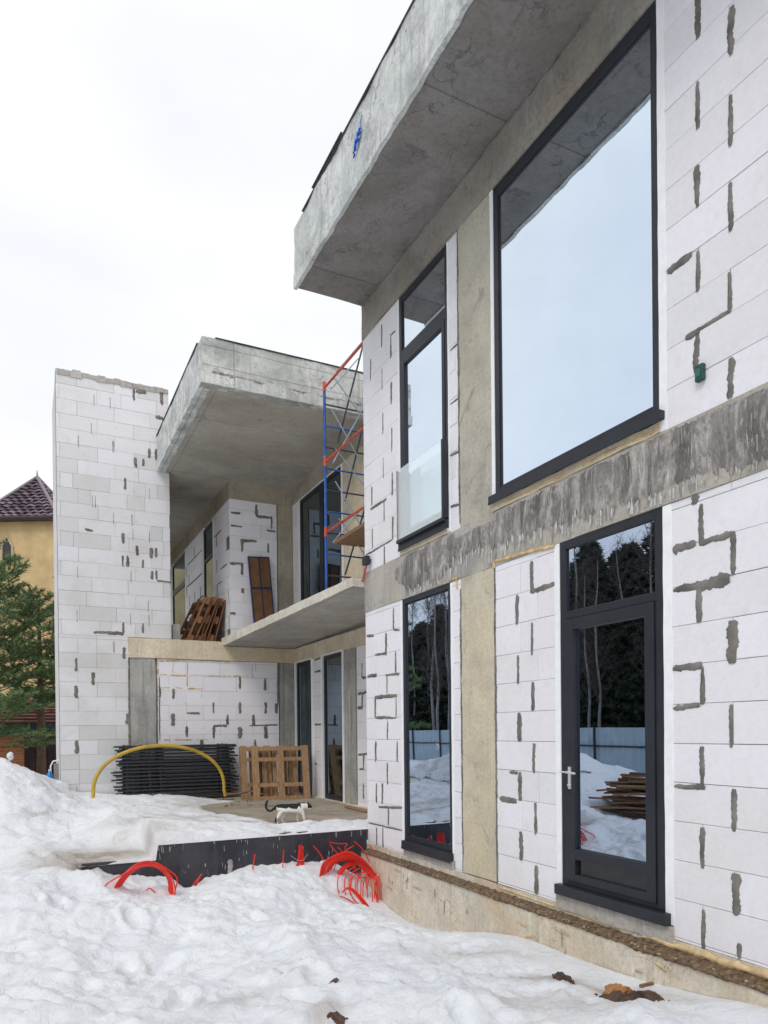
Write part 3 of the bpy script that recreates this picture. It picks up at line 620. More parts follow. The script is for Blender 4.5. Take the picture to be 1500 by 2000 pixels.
# deck of the upper left terrace
c = MB(); c.rbox(mapw, 1.7, 6.5, 1.55, 1.72, YR+.3, 21, .5, .004, 2, seed=3); c.build('upper_deck', M_conc, house, weld=True)
# side wall beyond the corner (lower storey)
sw = Multi()
for i, (a0, a1) in enumerate([(11.80, 12.24), (13.18, YR-.02), (8.2, 10.34)]): sw.zone(MS, a0, a1, -1.36, 1.33, -1.36, .25, .6, (.1, .4), 8.1, seed=60+i)
z6 = lambda x, y: (540+x/5, 1220+y/5)
pxsmear(sw, MS, 'x', XS, [(z6(x, a)[0], z6(x, a)[1], z6(x, b)[1]) for x, a, b in [(836, 375, 520), (838, 690, 815), (852, 1270, 1415), (850, 1550, 1700)]], .06)
pxsmear(sw, MS, 'x', XS, [z6(836, 518)+z6(885, 515), z6(795, 680)+z6(885, 655), z6(795, 815)+z6(840, 812), z6(800, 1270)+z6(888, 1262), z6(812, 1410)+z6(852, 1412), z6(372, 462)+z6(440, 452), z6(375, 975)+z6(440, 975), z6(375, 1358)+z6(395, 1360), z6(375, 345)+z6(435, 325)], .045)
sw.build('block_wall', [M_block, M_thin, M_smear], house)
c = MB(); c.rbox(MS, 10.36, 10.80, -1.36, 1.33, .02, -.3, .12, .006, 2.5, seed=8); c.build('column', M_colG, house, weld=True)
c = MB(); c.rbox(MS, 8.0, YR, 1.33, 1.60, .03, -.3, .12, .006, 2.5, seed=4); c.build('floor_beam', M_beamB, house, weld=True)
wl1 = window(house, 'window', MS, 12.285, 13.14, -1.17, 1.32, (.06, .06, .07, .06), glass=M_glassD, label='far ground floor window beside the inner corner')
wl2 = window(house, 'window', MS, 10.86, 11.74, -1.17, 1.32, (.06, .06, .07, .06), glass=M_glassD, label='ground floor window between the white strip and the column')
for a0, a1, z0, z1 in [(13.141, 13.18, -1.18, 1.34), (12.24, 12.284, -1.18, 1.34), (11.741, 11.79, -1.18, 1.34), (10.81, 10.859, -1.18, 1.34), (12.286, 13.139, 1.322, 1.345), (10.861, 11.739, 1.322, 1.345)]: p = MB(); p.box(MS, a0, a1, z0, z1, .034, -.03); p.build('reveal_plaster', M_plaster, wl1 if a0 > 12 else wl2)
c = MB(); c.rbox(MS, 8.0, 12.24, -1.36, -1.175, .10, -.1, .1, .01, 4); c.build('kerb', M_plinth, house, weld=True)
# balcony slab
bm_ = MB()
q = [(3.30, YR+.05, 1.612), (3.575, YE+.01, 1.765), (6.0, YE+.01, 1.74), (6.0, YR+.05, 1.612)]; th = [.15, .11, .11, .15]
n = 46
def sl(s, t, k):  # bilinear
    p0 = Vector(q[0]).lerp(Vector(q[1]), s); p1 = Vector(q[3]).lerp(Vector(q[2]), s); v_ = p0.lerp(p1, t)
    v_.z += k*(th[0]+(th[1]-th[0])*s); return v_ + noise.noise_vector(v_*3.1)*.007 + noise.noise_vector(v_*11)*.004
for k in (0, 1): bm_.grid([[sl(i/n, j/16, k) for j in range(17)] for i in range(n+1)], 0, smooth=False)
for t_ in (0, 1): bm_.grid([[sl(i/n, t_, j/2) for j in range(3)] for i in range(n+1)], 1, smooth=False)
for s_2 in (0, 1): bm_.grid([[sl(s_2, i/16, j/2) for j in range(3)] for i in range(17)], 1, smooth=False)
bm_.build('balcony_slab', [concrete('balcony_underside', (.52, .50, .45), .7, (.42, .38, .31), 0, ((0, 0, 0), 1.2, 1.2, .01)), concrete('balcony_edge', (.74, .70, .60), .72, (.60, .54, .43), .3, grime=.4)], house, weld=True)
# upper storey of the rear wing
XP = 3.46
up = MB(); ul = Multi(); block_zone(up, MY, XP, 4.385, 1.62, 4.385, 1.70, .25, .6, (.0, .26), XP, seed=71, tspread=.7)
pxsmear(up, MY, 'y', YR, [(zq(x, a)[0], zq(x, a)[1], zq(x, b)[1]) for x, a, b in [(628,1080,1150),(720,1150,1230),(540,1290,1370),(700,1315,1375),(540,1440,1510),(543,1590,1620)]], .06)
pxsmear(up, MY, 'y', YR, [zq(470, 1128)+zq(530, 1133), zq(470, 1207)+zq(540, 1215), zq(625, 1150)+zq(725, 1160), zq(690, 1235)+zq(745, 1245), zq(530, 1298)+zq(630, 1302), zq(465, 1440)+zq(545, 1440), zq(465, 1740)+zq(500, 1745)], .055)
MP = mapx(XP)
for i, (a0, a1, z0, z1) in enumerate([(YR+.02, 14.58, 1.7, 4.385), (15.5, 17.4, 1.7, 4.385), (19.15, 21, 1.7, 4.385)]): ul.zone(MP, a0, a1, z0, z1, 1.70, .25, .6, (.1, .4), 13, seed=80+i, tspread=.7)
joint_rand(ul, MP, YR, 14.5, 1.7, 4.38, 1.70, .25, .6, (.1, .4), 13, .45, .05, 4)
joint_rand(ul, MP, 15.5, 17.4, 1.7, 4.38, 1.70, .25, .6, (.1, .4), 13, .3, .05, 5)
for a0, a1, z in [(13.5, 14.0, 3.2), (13.9, 14.3, 2.95), (15.6, 17.2, 3.95), (15.6, 17.3, 3.45), (15.5, 16.2, 2.95), (13.9, 14.5, 3.95), (14.1, 14.5, 2.45)]: smear(ul, MP, [(a0, z), (a1, z)], .035, 2, 0, 5)
ul.build('block_wall', [M_block, M_thin, M_smear], house)
up.build('block_wall', [M_block, M_thin, M_smear], house)
c = MB(); c.rbox(MY, 4.40, XS+.2, 1.6, 4.385, .006, -.25, .12, .006, 2.5, seed=12); c.build('column', M_tanc, house, weld=True)
c = MB(); c.rbox(MY, XP-.01, XS+.2, 4.385, 4.72, .012, -.25, .12, .006, 2.5, seed=13); c.rbox(MP, YR+.26, 21, 4.385, 4.72, .012, -.25, .2, .006, 2.5, seed=14); c.build('roof_beam', M_tanc, house, weld=True)
wp1 = window(house, 'window', MP, 14.62, 15.46, 1.75, 4.33, (.05, .05, .06, .06), bars=((3.62, 3.68),), glass=M_glassD, label='slim upper window behind the leaning pallets')
wp2 = window(house, 'window', MP, 17.45, 19.1, 1.75, 4.33, (.05, .05, .06, .06), bars=((3.55, 3.68),), glass=M_glassD, label='upper window next to the block tower')
for a0, a1 in [(14.581, 14.619), (15.461, 15.499), (17.40, 17.449), (19.101, 19.149)]: p = MB(); p.box(MP, a0, a1, 1.73, 4.384, .006, -.03); p.build('reveal_plaster', M_plaster, wp1 if a0 < 16 else wp2)
# upper side wall with the big sliding window
us = Multi()
for i, (a0, a1) in enumerate([(12.93, YR-.02), (8.0, 10.0)]): us.zone(MS, a0, a1, 1.8, 4.40, 1.70, .25, .6, (.1, .4), 12.9, seed=90+i)
for z in (2.2, 2.45, 2.0): smear(us, MS, [(12.95, z), (13.25, z)], .04, 2, 0, 2)
us.build('block_wall', [M_block, M_thin, M_smear], house)
c = MB(); c.rbox(MS, 7.95, YR-.0, 4.40, 4.72, .012, -.25, .15, .006, 2.5, seed=15); c.build('roof_beam', M_tanc, house, weld=True)
c = MB(); c.rbox(MS, 10.02, 10.80, 1.8, 4.40, .006, -.25, .12, .006, 2.5, seed=16); c.build('column', M_beamB, house, weld=True)
wu = window(house, 'window', MS, 10.87, 12.86, 1.78, 4.38, (.07, .07, .07, .07), glass=M_glassD, label='big sliding window behind the scaffold')
c = MB(); c.box(MS, 11.70, 11.86, 1.85, 4.31, .004, -.05); c.build('mullion', M_steel, wu, bevel=.003)
for a0, a1, z0, z1 in [(12.861, 12.93, 1.78, 4.40), (10.80, 10.869, 1.78, 4.40), (10.87, 12.86, 4.381, 4.40)]: p = MB(); p.box(MS, a0, a1, z0, z1, .010, -.03); p.build('reveal_plaster', M_plaster, wu)
# roof of the rear wing
r = MB(); r.rbox(mapw, 2.20, 7.5, 4.70, 5.1, 9.70, YR-.01, .2, .007, 2.0, seed=21); r.rbox(mapw, 2.40, 7.5, 4.705, 5.1, YR-.01, 21, .4, .006, 2.0, seed=22)
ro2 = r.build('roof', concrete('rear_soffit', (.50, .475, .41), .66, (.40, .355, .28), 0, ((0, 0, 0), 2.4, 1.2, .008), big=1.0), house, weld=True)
r = MB(); r.rbox(mapw, 2.17, 7.5, 4.815, 5.31, 9.66, 9.86, .07, .012, 3.0, mi=0, seed=24); r.rbox(mapw, 2.165, 2.36, 4.815, 5.31, 9.86, YR-.0, .08, .012, 3.0, mi=1, seed=24)
r.build('parapet', [M_fascY, M_fasc], ro2, weld=True)
r = MB(); r.rbox(mapw, 2.15, 7.5, 4.685, 4.83, 9.64, 9.80, .06, .012, 5.0, mi=0, seed=27); r.rbox(mapw, 2.145, 2.30, 4.685, 4.83, 9.80, YR-.0, .06, .012, 5.0, mi=1, seed=27)
for i in range(44):
    x0 = 2.3+i*.05; 
    if noise.noise((x0*1.1, 3, 3)) > -.35: r.rbox(mapw, x0, x0+.055, 4.815+.012*noise.noise((i*.7, 0, 0)), 4.845+.03*max(0, 1.2-(x0-2.2))*.6+.012*noise.noise((i*.5, 4, 0)), 9.642, 9.66, .03, .004, 9, mi=2)
r.build('drip_edge', [M_fascY, M_fasc, M_coat], ro2)
r = MB(); r.box(mapw, 2.35, 7.5, 5.315, 5.327, 9.645, 10.1); r.box(mapw, 2.15, 2.5, 5.315, 5.33, 9.9, YR); r.build('roof_membrane', M_mem, ro2)
# terrace slab
t_ = MB(); t_.rbox(mapw, 1.215, XS+.2, -1.34, FZ, YE+.02, YR+.2, .25, .006, 2, seed=31); t_.rbox(mapw, .45, 1.215, -1.7, -1.345, YE+.02, YR, .25, .006, 2, seed=32)
t_.build('terrace_slab', M_floor, house, weld=True)
t_ = MB(); t_.rbox(mapw, 1.215, 3.72, -2.6, -1.175, YE-.02, YE+.0, .12, .006, 3, seed=33); t_.rbox(mapw, .50, 1.213, -2.6, -1.335, YE-.015, YE+.03, .12, .006, 3, seed=34)
s_ = t_; smear(s_, mapy(YE-.02), [(2.02, -1.67), (2.03, -1.42)], .07, 1, .006, 3, .006); smear(s_, mapy(YE-.02), [(2.08, -1.67), (2.04, -1.56)], .05, 1, .006, 4, .006)
rnd = random.Random(8)
for i in range(46):
    x = rnd.uniform(1.25, 3.65); z = rnd.choice((rnd.uniform(-1.22, -1.19), rnd.uniform(-1.6, -1.25))); l_ = rnd.uniform(.01, .08)
    smear(s_, mapy(YE-.02), [(x, z), (x+rnd.uniform(-.006, .006), z-l_)], rnd.uniform(.003, .014), 1, .005, i, .002)
tf = t_.build('terrace_front', [M_bitu, plain('grey_splash', (.34, .33, .31), .9, .3, 20)], house)


# ------------------------------------------------------------------ snow ground
def vnoise(x, y, seed):
    """vectorised value noise"""
    r = np.random.RandomState(seed); T = r.rand(256, 256)
    xi = np.floor(x).astype(int); yi = np.floor(y).astype(int); fx = x-xi; fy = y-yi
    fx = fx*fx*(3-2*fx); fy = fy*fy*(3-2*fy)
    g = lambda a, b: T[a % 256, b % 256]
    return (g(xi, yi)*(1-fx)+g(xi+1, yi)*fx)*(1-fy) + (g(xi, yi+1)*(1-fx)+g(xi+1, yi+1)*fx)*fy - .5
def rot(x, y, a): return x*math.cos(a)-y*math.sin(a), x*math.sin(a)+y*math.cos(a)
def fbm(x, y, base, seed, octs=5, gain=.5, ridged=False):
    s = 0; a = 1.; f = base
    for o in range(octs):
        xr, yr = rot(x, y, .6*o+seed); n = vnoise(xr*f+o*13.1, yr*f+o*7.7, seed+o)
        if ridged: n = .5-np.abs(n)*2
        s = s+a*n; a *= gain; f *= 2.03
    return s
CP = [ # x, y, z of the snow surface
 (3.64, 7.58, -1.90), (3.64, 6.55, -2.05), (3.64, 5.7, -1.90), (3.64, 4.97, -1.74), (3.64, 4.2, -1.70), (3.64, 3.48, -1.67), (3.64, 2.65, -1.56), (3.64, 1.5, -1.6), (3.64, -1, -1.65),
 (.52, 7.9, -1.44), (.84, 7.9, -1.45), (1.2, 7.9, -1.53), (1.41, 7.9, -1.60), (1.57, 7.9, -1.76), (1.74, 7.9, -1.63), (2.14, 7.9, -1.56), (2.93, 7.9, -1.57), (3.2, 7.9, -1.60), (3.55, 7.9, -1.75),
 (.77, 7.3, -1.53), (1.3, 7.3, -1.62), (1.5, 7.3, -1.64), (2.2, 7.35, -1.62), (2.6, 7.35, -1.64), (3.2, 7.3, -1.84), (3.0, 6.8, -1.80), (2.4, 6.6, -1.68), (1.2, 6.6, -1.66),
 (3.2, 6.3, -1.88), (3.2, 5.6, -1.78), (2.8, 5.2, -1.66), (2.0, 5.6, -1.68), (1.0, 5.6, -1.66), (0., 5.6, -1.60), (-.6, 5.6, -1.58),
 (.2, 7.0, -1.50), (0, 7.9, -1.38), (-.4, 7.6, -1.42), (-.8, 7., -1.50), (.2, 9, -1.15), (-.2, 9, -1.05), (-.8, 8.5, -1.42), (-1.6, 8.6, -1.38), (-1.0, 9.8, -.95), (-2.2, 9.6, -1.0),
 (.15, 10.3, -.86), (-.1, 11, -.44), (-.33, 11, -.30), (.06, 11.2, -.52), (.3, 11.6, -.74), (.45, 12.6, -.84), (.5, 13.3, -.87), (-.5, 12, -.32), (-1.2, 11.5, -.25), (-.4, 14, -.8), (.2, 14, -1.0),
 (-2.5, 11, -.6), (-2, 7, -1.45), (-3, 7, -1.4), (-1.8, 5, -1.55), (-3.4, 9, -1.1),
 (.9, 13.3, -1.0), (1.4, 13.0, -1.16), (.75, 9.5, -1.25), (.75, 8.3, -1.34), (1, 11, -1.15),
 (-.2, 4.3, -1.58), (.8, 4.2, -1.66), (1.8, 3.8, -1.68), (2.8, 3.2, -1.66), (3.3, 3.0, -1.64), (2.4, 4.4, -1.69), (3.1, 4.2, -1.68), (1.5, 4.9, -1.70), (1.5, 2, -1.7), (0, 2, -1.65), (-2, 2, -1.6), (0, -1, -1.68), (-4, 0, -1.6), (-5, 5, -1.4),
 (-4, 9, -1.2), (-4, 13, -1.35), (-1.2, 15, -1.2), (-6, 16, -1.7), (-9, 10, -1.5), (-9, 2, -1.7), (-8, -4, -1.8), (0, 18, -1.4)]
CP = np.array(CP); n_ = len(CP)
def Uk(r2): return np.where(r2 > 1e-12, r2*np.log(r2+1e-12), 0)
D2 = ((CP[:, None, :2]-CP[None, :, :2])**2).sum(-1)
A = np.zeros((n_+3, n_+3)); A[:n_, :n_] = Uk(D2)+np.eye(n_)*.015; A[:n_, n_] = 1; A[:n_, n_+1:] = CP[:, :2]; A[n_, :n_] = 1; A[n_+1:, :n_] = CP[:, :2].T
W = np.linalg.solve(A, np.concatenate([CP[:, 2], np.zeros(3)]))
def tps(x, y):
    s = W[n_]+W[n_+1]*x+W[n_+2]*y
    for i in range(n_):
        s = s+W[i]*Uk((x-CP[i, 0])**2+(y-CP[i, 1])**2)
    return s
_r = random.Random(91)
DENTS = [(_r.uniform(-.3, 3.1), _r.uniform(3.1, 7.0), _r.uniform(0, 3.1), _r.uniform(.09, .17), _r.uniform(.025, .06)) for _ in range(34)] + [(_r.uniform(-.4, .5), _r.uniform(7.5, 11), _r.uniform(0, 3.1), _r.uniform(.09, .15), _r.uniform(.02, .05)) for _ in range(12)]
def snowz(x, y, k=1.):
    h = tps(x, y)
    far = np.clip((np.hypot(x, y-6)-11)/6, 0, 1); h = h*(1-far)+(-1.7)*far
    h = np.clip(h, -2.3, .2)
    d = np.clip((3.6-x)/.5, .15, 1)
    h = h + d*k*(.12*fbm(x, y, .8, 3, 3) + .12*fbm(x, y, 2.1, 11, 3, .42) + .034*fbm(x, y, 6, 5, 5, .62) + .030*np.clip(fbm(x, y, 9, 71, 3, .5, True)-.1, 0, 1) + .03*fbm(x, y, 1.7, 23, 3, .5, True) + .05*np.clip(fbm(x, y, 4.2, 51, 2)-.25, 0, 1))
    for (dx_, dy_, a_, r_, dp) in DENTS:      # footprints and slumped hollows
        m_ = (np.abs(x-dx_) < .6) & (np.abs(y-dy_) < .6)
        if not m_.any(): continue
        u_, v_ = rot(x-dx_, y-dy_, -a_); q_ = np.sqrt((u_/r_)**2+(v_/(r_*.5))**2)
        h = h - dp*np.exp(-q_**4) + dp*.45*np.exp(-((q_-1.35)/.35)**2)
    return h
def sheet(xs, ys, zf, name, m, label=None):
    X_, Y_ = np.meshgrid(xs, ys); Z_ = zf(X_, Y_)
    me = bpy.data.meshes.new(name); nx, ny = len(xs), len(ys)
    co = np.stack([X_, Y_, Z_], -1).reshape(-1, 3)
    i = np.arange(ny-1)[:, None]*nx+np.arange(nx-1)[None, :]; fc = np.stack([i, i+1, i+nx+1, i+nx], -1).reshape(-1, 4)
    me.vertices.add(len(co)); me.vertices.foreach_set('co', co.ravel()); me.loops.add(fc.size); me.loops.foreach_set('vertex_index', fc.ravel())
    me.polygons.add(len(fc)); me.polygons.foreach_set('loop_start', np.arange(0, fc.size, 4)); me.polygons.foreach_set('loop_total', np.full(len(fc), 4))
    me.polygons.foreach_set('use_smooth', np.ones(len(fc), bool)); me.update(); me.validate(); me.materials.append(m)
    a = me.attributes.new('dirt', 'FLOAT', 'POINT'); a.data.foreach_set('value', dirtmap(X_, Y_, Z_).ravel().astype(np.float32))
    o = new(name, me); return o
def blob(x, y, cx, cy, rx, ry, a=0):
    dx, dy = rot(x-cx, y-cy, -a); return np.exp(-((dx/rx)**2+(dy/ry)**2))
def dirtmap(x, y, z):     # patches of soil and trodden dirt lying in the snow
    d = .75*blob(x, y, 3.35, 3.35, .30, .10, -1.1)+.6*blob(x, y, 3.1, 3.9, .3, .10, -.9)+.5*blob(x, y, 1.6, 4.0, .16, .10)+.35*blob(x, y, 2.9, 3.3, .5, .18, -.9)
    d += .9*blob(x, y, .75, 8.25, .6, .30)+.6*blob(x, y, .35, 7.9, .3, .2)+.55*blob(x, y, 2.3, 8.75, .9, .14)+.5*blob(x, y, 1.9, 9.6, .5, .2)+.45*blob(x, y, 2.6, 11, .6, 1.2)+.4*blob(x, y, 1.3, 9.1, .6, .15)+.4*blob(x, y, 3.0, 4.6, .5, .12, -.6)+.35*blob(x, y, 1.2, 4.5, .3, .1, .4)+.3*blob(x, y, .15, 9.8, .5, .12, .8)
    return np.clip(d, 0, 1)
sn = sheet(np.arange(-3.2, 3.66, .026), np.arange(1.4, YE-.012, .026), snowz, 'snow_ground', M_snow); tag(sn, None, None, kind='structure')
# behind the terrace front line, left of it
sn2 = sheet(np.arange(-3.2, .62, .035), np.append(np.arange(YE-.03, 16, .045), 16.02), lambda x, y: snowz(x, y)-np.clip((x-.42)/.1, 0, 1)*.3*(y > 13.2), 'snow_bank', M_snow); tag(sn2, None, None, kind='structure')
def farz(x, y):
    inside = (x > -3.1) & (x < 3.6) & (y > 1.5) & (y < 15.9)
    h = snowz(x, y, .6)
    return np.where(inside | (x > 3.5), np.where(x > 3.5, -2.6, h-.5), h-.004)
sn3 = sheet(np.concatenate([np.array([-400, -200, -100, -60, -40]), np.arange(-30, 8, .32), np.array([12, 20, 40, 100, 300])]), np.concatenate([np.array([-400, -100, -40, -20, -12]), np.arange(-8, 24, .32), np.array([30, 40, 60, 100, 200, 600])]), farz, 'snow_field', M_snow); tag(sn3, None, None, kind='structure')
# terrace snow: thin, trodden, with the bare floor showing at the right
def terz(x, y):
    bare = np.clip((x-2.35+(y-9.2)*.10+.9*fbm(x, y, .9, 61, 3))/.9, 0, 1)*np.clip((y-8.42+.3*fbm(x, y, 2.2, 63, 3))/.3, 0, 1)
    thick = .14*np.clip((1.9-x)/1.3, 0, 1.2)+.055 + .05*np.clip((12.5-y)/4, 0, 1)*np.clip((2.6-x), 0, 1)
    edge = np.clip((y-YE)/.45, 0, 1)
    h = FZ+thick*(1-bare)*(.35+.65*edge) - .05*bare*1.0
    h = h + (1-bare*.8)*(.05*fbm(x, y, 1.6, 31, 3)+.035*fbm(x, y, 5, 37, 4, .6))
    step = np.clip((1.24-x)/.06, 0, 1); low = -1.34+.02+.05*fbm(x, y, 3, 43, 3)+.09*np.clip((y-8)/1.2, 0, 1)+.20*np.clip((y-8.6)/1.5, 0, 1)+.03*fbm(x, y, 2, 41, 4)
    left = np.clip((.95-x)/.5, 0, 1)
    lowz = low*(1-left)+np.maximum(snowz(x, y), low-.02)*left
    near = np.clip((9.4-y)/.9, 0, 1)
    h2 = h*(1-step)+lowz*step
    bars_ = np.exp(-((x-2.3)/1.0)**2-((y-12.2)/.5)**2)*.10
    m = np.clip((x-.45)/.5, 0, 1)
    h3 = (h*near*0 + h)
    out_ = np.where(x < 1.24, h2*1.0*near+(1-near)*(h*m+snowz(x, y)*(1-m)), h3)
    out_ = out_+bars_
    return np.where(y < YE-.025, np.where(x < 1.235, -1.36, FZ-.02), out_)
ts = sheet(np.append(np.arange(.46, 4.66, .024), 4.67), np.concatenate([[YE-.028], np.arange(YE-.022, YR-.05, .035), [YR-.03]]), terz, 'terrace_snow', M_snowT); tag(ts, None, None, kind='structure')
for o in (sn, sn2, sn3, ts): o['label'] = None or 'old snow'
for o in (sn, sn2, sn3, ts): del o['label']
def gz(x, y): return float(snowz(np.array([x*1.]), np.array([y*1.]))[0])
def tz(x, y): return max(FZ, float(terz(np.array([x*1.]), np.array([y*1.]))[0]))

# ------------------------------------------------------------------ pallets
def pallet(W_, H_, m, label, loc, rot_, group, weather=0):
    """stands upright: x width, z height, y thickness; bearer boards face -y"""
    t = thing('pallet', label, 'pallet', loc, group, rot_); rnd = random.Random(int(W_*100)+weather)
    def board(a0, a1, z0, z1, y0, y1, name='board', lo=.5):
        b = MB(); j = lambda: rnd.uniform(-.006, .006); tt = lo+.5*rnd.random()
        b.rbox(mapw, a0+j(), a1+j(), z0+j(), z1+j(), y0, y1, .12, .003, 6, seed=rnd.random()*9); b.t = [tt]*len(b.t); b.build(name, m, t, weld=True)
    for x in (-W_/2, -.055, W_/2-.11): board(x, x+.11, 0, H_, 0, .022)
    for x in (-W_/2, -.05, W_/2-.10):
        for z in (0, H_/2-.07, H_-.14): board(x, x+.10, z, z+.14, .023, .10, 'block')
    for z in (0.0, H_*.24, H_*.71, H_-.09): board(-W_/2+.11, W_/2-.11, z, z+.075, .004, .026, 'cross_board')
    n = 6
    for i in range(n):
        x = -W_/2+i*(W_-.085)/(n-1); 
        board(x, x+.085, 0, H_, .124, .146, 'deck_board', 0.)  # same wood, lower tint: shade behind the bearers painted into the colour
    return t
pallet(.99, .97, M_pal, 'front pale pallet leaning on the wall beside the ground floor window', (3.99, 11.95, -1.185), (math.radians(-13), 0, math.radians(-9)), 'pallets on the terrace')
pallet(.96, .96, M_pal, 'pallet half hidden behind the front pallet on the terrace', (3.84, 12.20, -1.185), (math.radians(-12), 0, math.radians(-5)), 'pallets on the terrace', 1)
rnd = random.Random(2)
labs = ['leftmost dark pallet in the leaning row on the upper deck', 'second pallet from the left leaning on the upper deck', 'third pallet from the left leaning on the upper deck', 'rightmost brown pallet touching the block pier on the upper deck']
for i in range(4):
    pt = pallet(1.0, .93-.02*i, M_palD, labs[i], (2.66+i*.155, 14.0+.04*i, 1.725), (0, math.radians(24-i*3), math.radians(-90+rnd.uniform(-4, 4))), 'pallets on the upper deck', i)
    pt.rotation_mode = 'ZYX'
# the pallets above turn about their own base: width along y, leaning towards +x
# ------------------------------------------------------------------ stack of slatted panels
def slat_panel(i, label, loc, rx):
    t = thing('slatted_panel', label, 'panel', loc, 'black panels leaning on the back wall', (rx, 0, 0)); r = random.Random(i)
    W_, H_ = 1.98, .93
    n = 15
    sl = MB()
    for k in range(n):
        z = .03+k*(H_-.06)/(n-1)+r.uniform(-.008, .008); x0 = -W_/2+r.uniform(-.07, .08); x1 = W_/2+r.uniform(-.08, .06)
        sl.box(mapw, x0, x1, z-.013, z+.013, 0, .03, 0, r.random())
    sl.build('slats', M_blk, t)
    for x in (-W_/2+.14, -.55+r.uniform(-.1, .1), -.3, W_/2-.2, W_/2-.13):
        b = MB(); b.box(mapw, x-.02, x+.02, 0, H_, .03, .05); b.build('upright', M_blk, t)
    return t
PLN = ['front black slatted panel leaning on the back wall behind the yellow hose', 'second black slatted panel from the front of the stack', 'third black slatted panel from the front, slats showing at the left', 'fourth black slatted panel from the front of the stack', 'rearmost black slatted panel, flat against the back wall']
for i in range(5):
    slat_panel(i, PLN[i], (2.40+[0, .05, -.05, .04, -.02][i], 12.80+i*.065, -1.13), math.radians(-11+i*2))
b = MB(); b.box(mapw, 1.62, 2.3, -1.02, -.24, 12.785, 12.795)
# ------------------------------------------------------------------ yellow hose arch
hp = []
A0, A1, AP = hit(182, 1548, 'y', 12.1), hit(441, 1548, 'y', 12.1), hit(322, 1456, 'y', 12.1)
for i in range(41):
    s = i/40; th = PI*s; cx = (A0.x+A1.x)/2; rx = (A1.x-A0.x)/2
    hp.append((cx-rx*math.cos(th)*(1+.04*math.sin(th)), 12.1+.12*s, A0.z-.05+(AP.z-A0.z+.05)*math.sin(th)**.9+ .0))
b = MB(); b.tube([(hp[0][0]-.05, 12.08, hp[0][2]-.15)]+hp+[(hp[-1][0]+.03, 12.25, hp[-1][2]-.12)], .029, 12); tag(b.build('hose', M_yel), 'thick yellow hose arching out of the snow before the black panels', 'hose')
b = MB(); b.tube([(A1.x-.02, 12.0, A1.z-.02), (A1.x+.2, 12.05, -1.05), (A1.x+.42, 12.1, -1.02), (A1.x+.62, 12.05, -1.08)], .02, 7); tag(b.build('branch', M_plank), 'thin crooked stick lying at the right foot of the yellow hose', 'stick')

def scrap(x, y, L_, az, m, label, w=.05, t=.016, z=None, tilt=0.):
    b = MB(); b.rbox(mapw, -L_/2, L_/2, 0, t, -w/2, w/2, .05, .003, 9, seed=x*3); o = b.build('wood_scrap', m, None)
    o.location = (x, y, (tz(x, y) if z is None else z)+.004); o.rotation_euler = (0, tilt, az); return tag(o, label, 'wood scrap', 'wood scraps on the terrace')
scrap(4.42, 9.75, .85, 1.50, M_pal, 'long pale board lying at the foot of the grey column', .11, .022)
scrap(4.50, 9.05, .55, 1.35, M_pal, 'short pale board lying in the terrace corner by the near wing', .09, .02)
rr_ = random.Random(21)
for k in range(16):
    scrap(3.05+rr_.uniform(-.3, 1.1), 11.2+rr_.uniform(-.6, .75), rr_.uniform(.06, .26), rr_.uniform(0, 3.1), rr_.choice((M_plank, M_palD, M_greyb)), 'small splinter of wood scattered on the dirty terrace floor', rr_.uniform(.012, .03), .01)
for k in range(12):
    scrap(1.9+rr_.uniform(-.2, 1.3), 12.35+rr_.uniform(-.25, .3), rr_.uniform(.08, .3), rr_.uniform(0, 3.1), rr_.choice((M_plank, M_blk, M_greyb)), 'small splinter of wood lying before the black panels', rr_.uniform(.012, .03), .012)
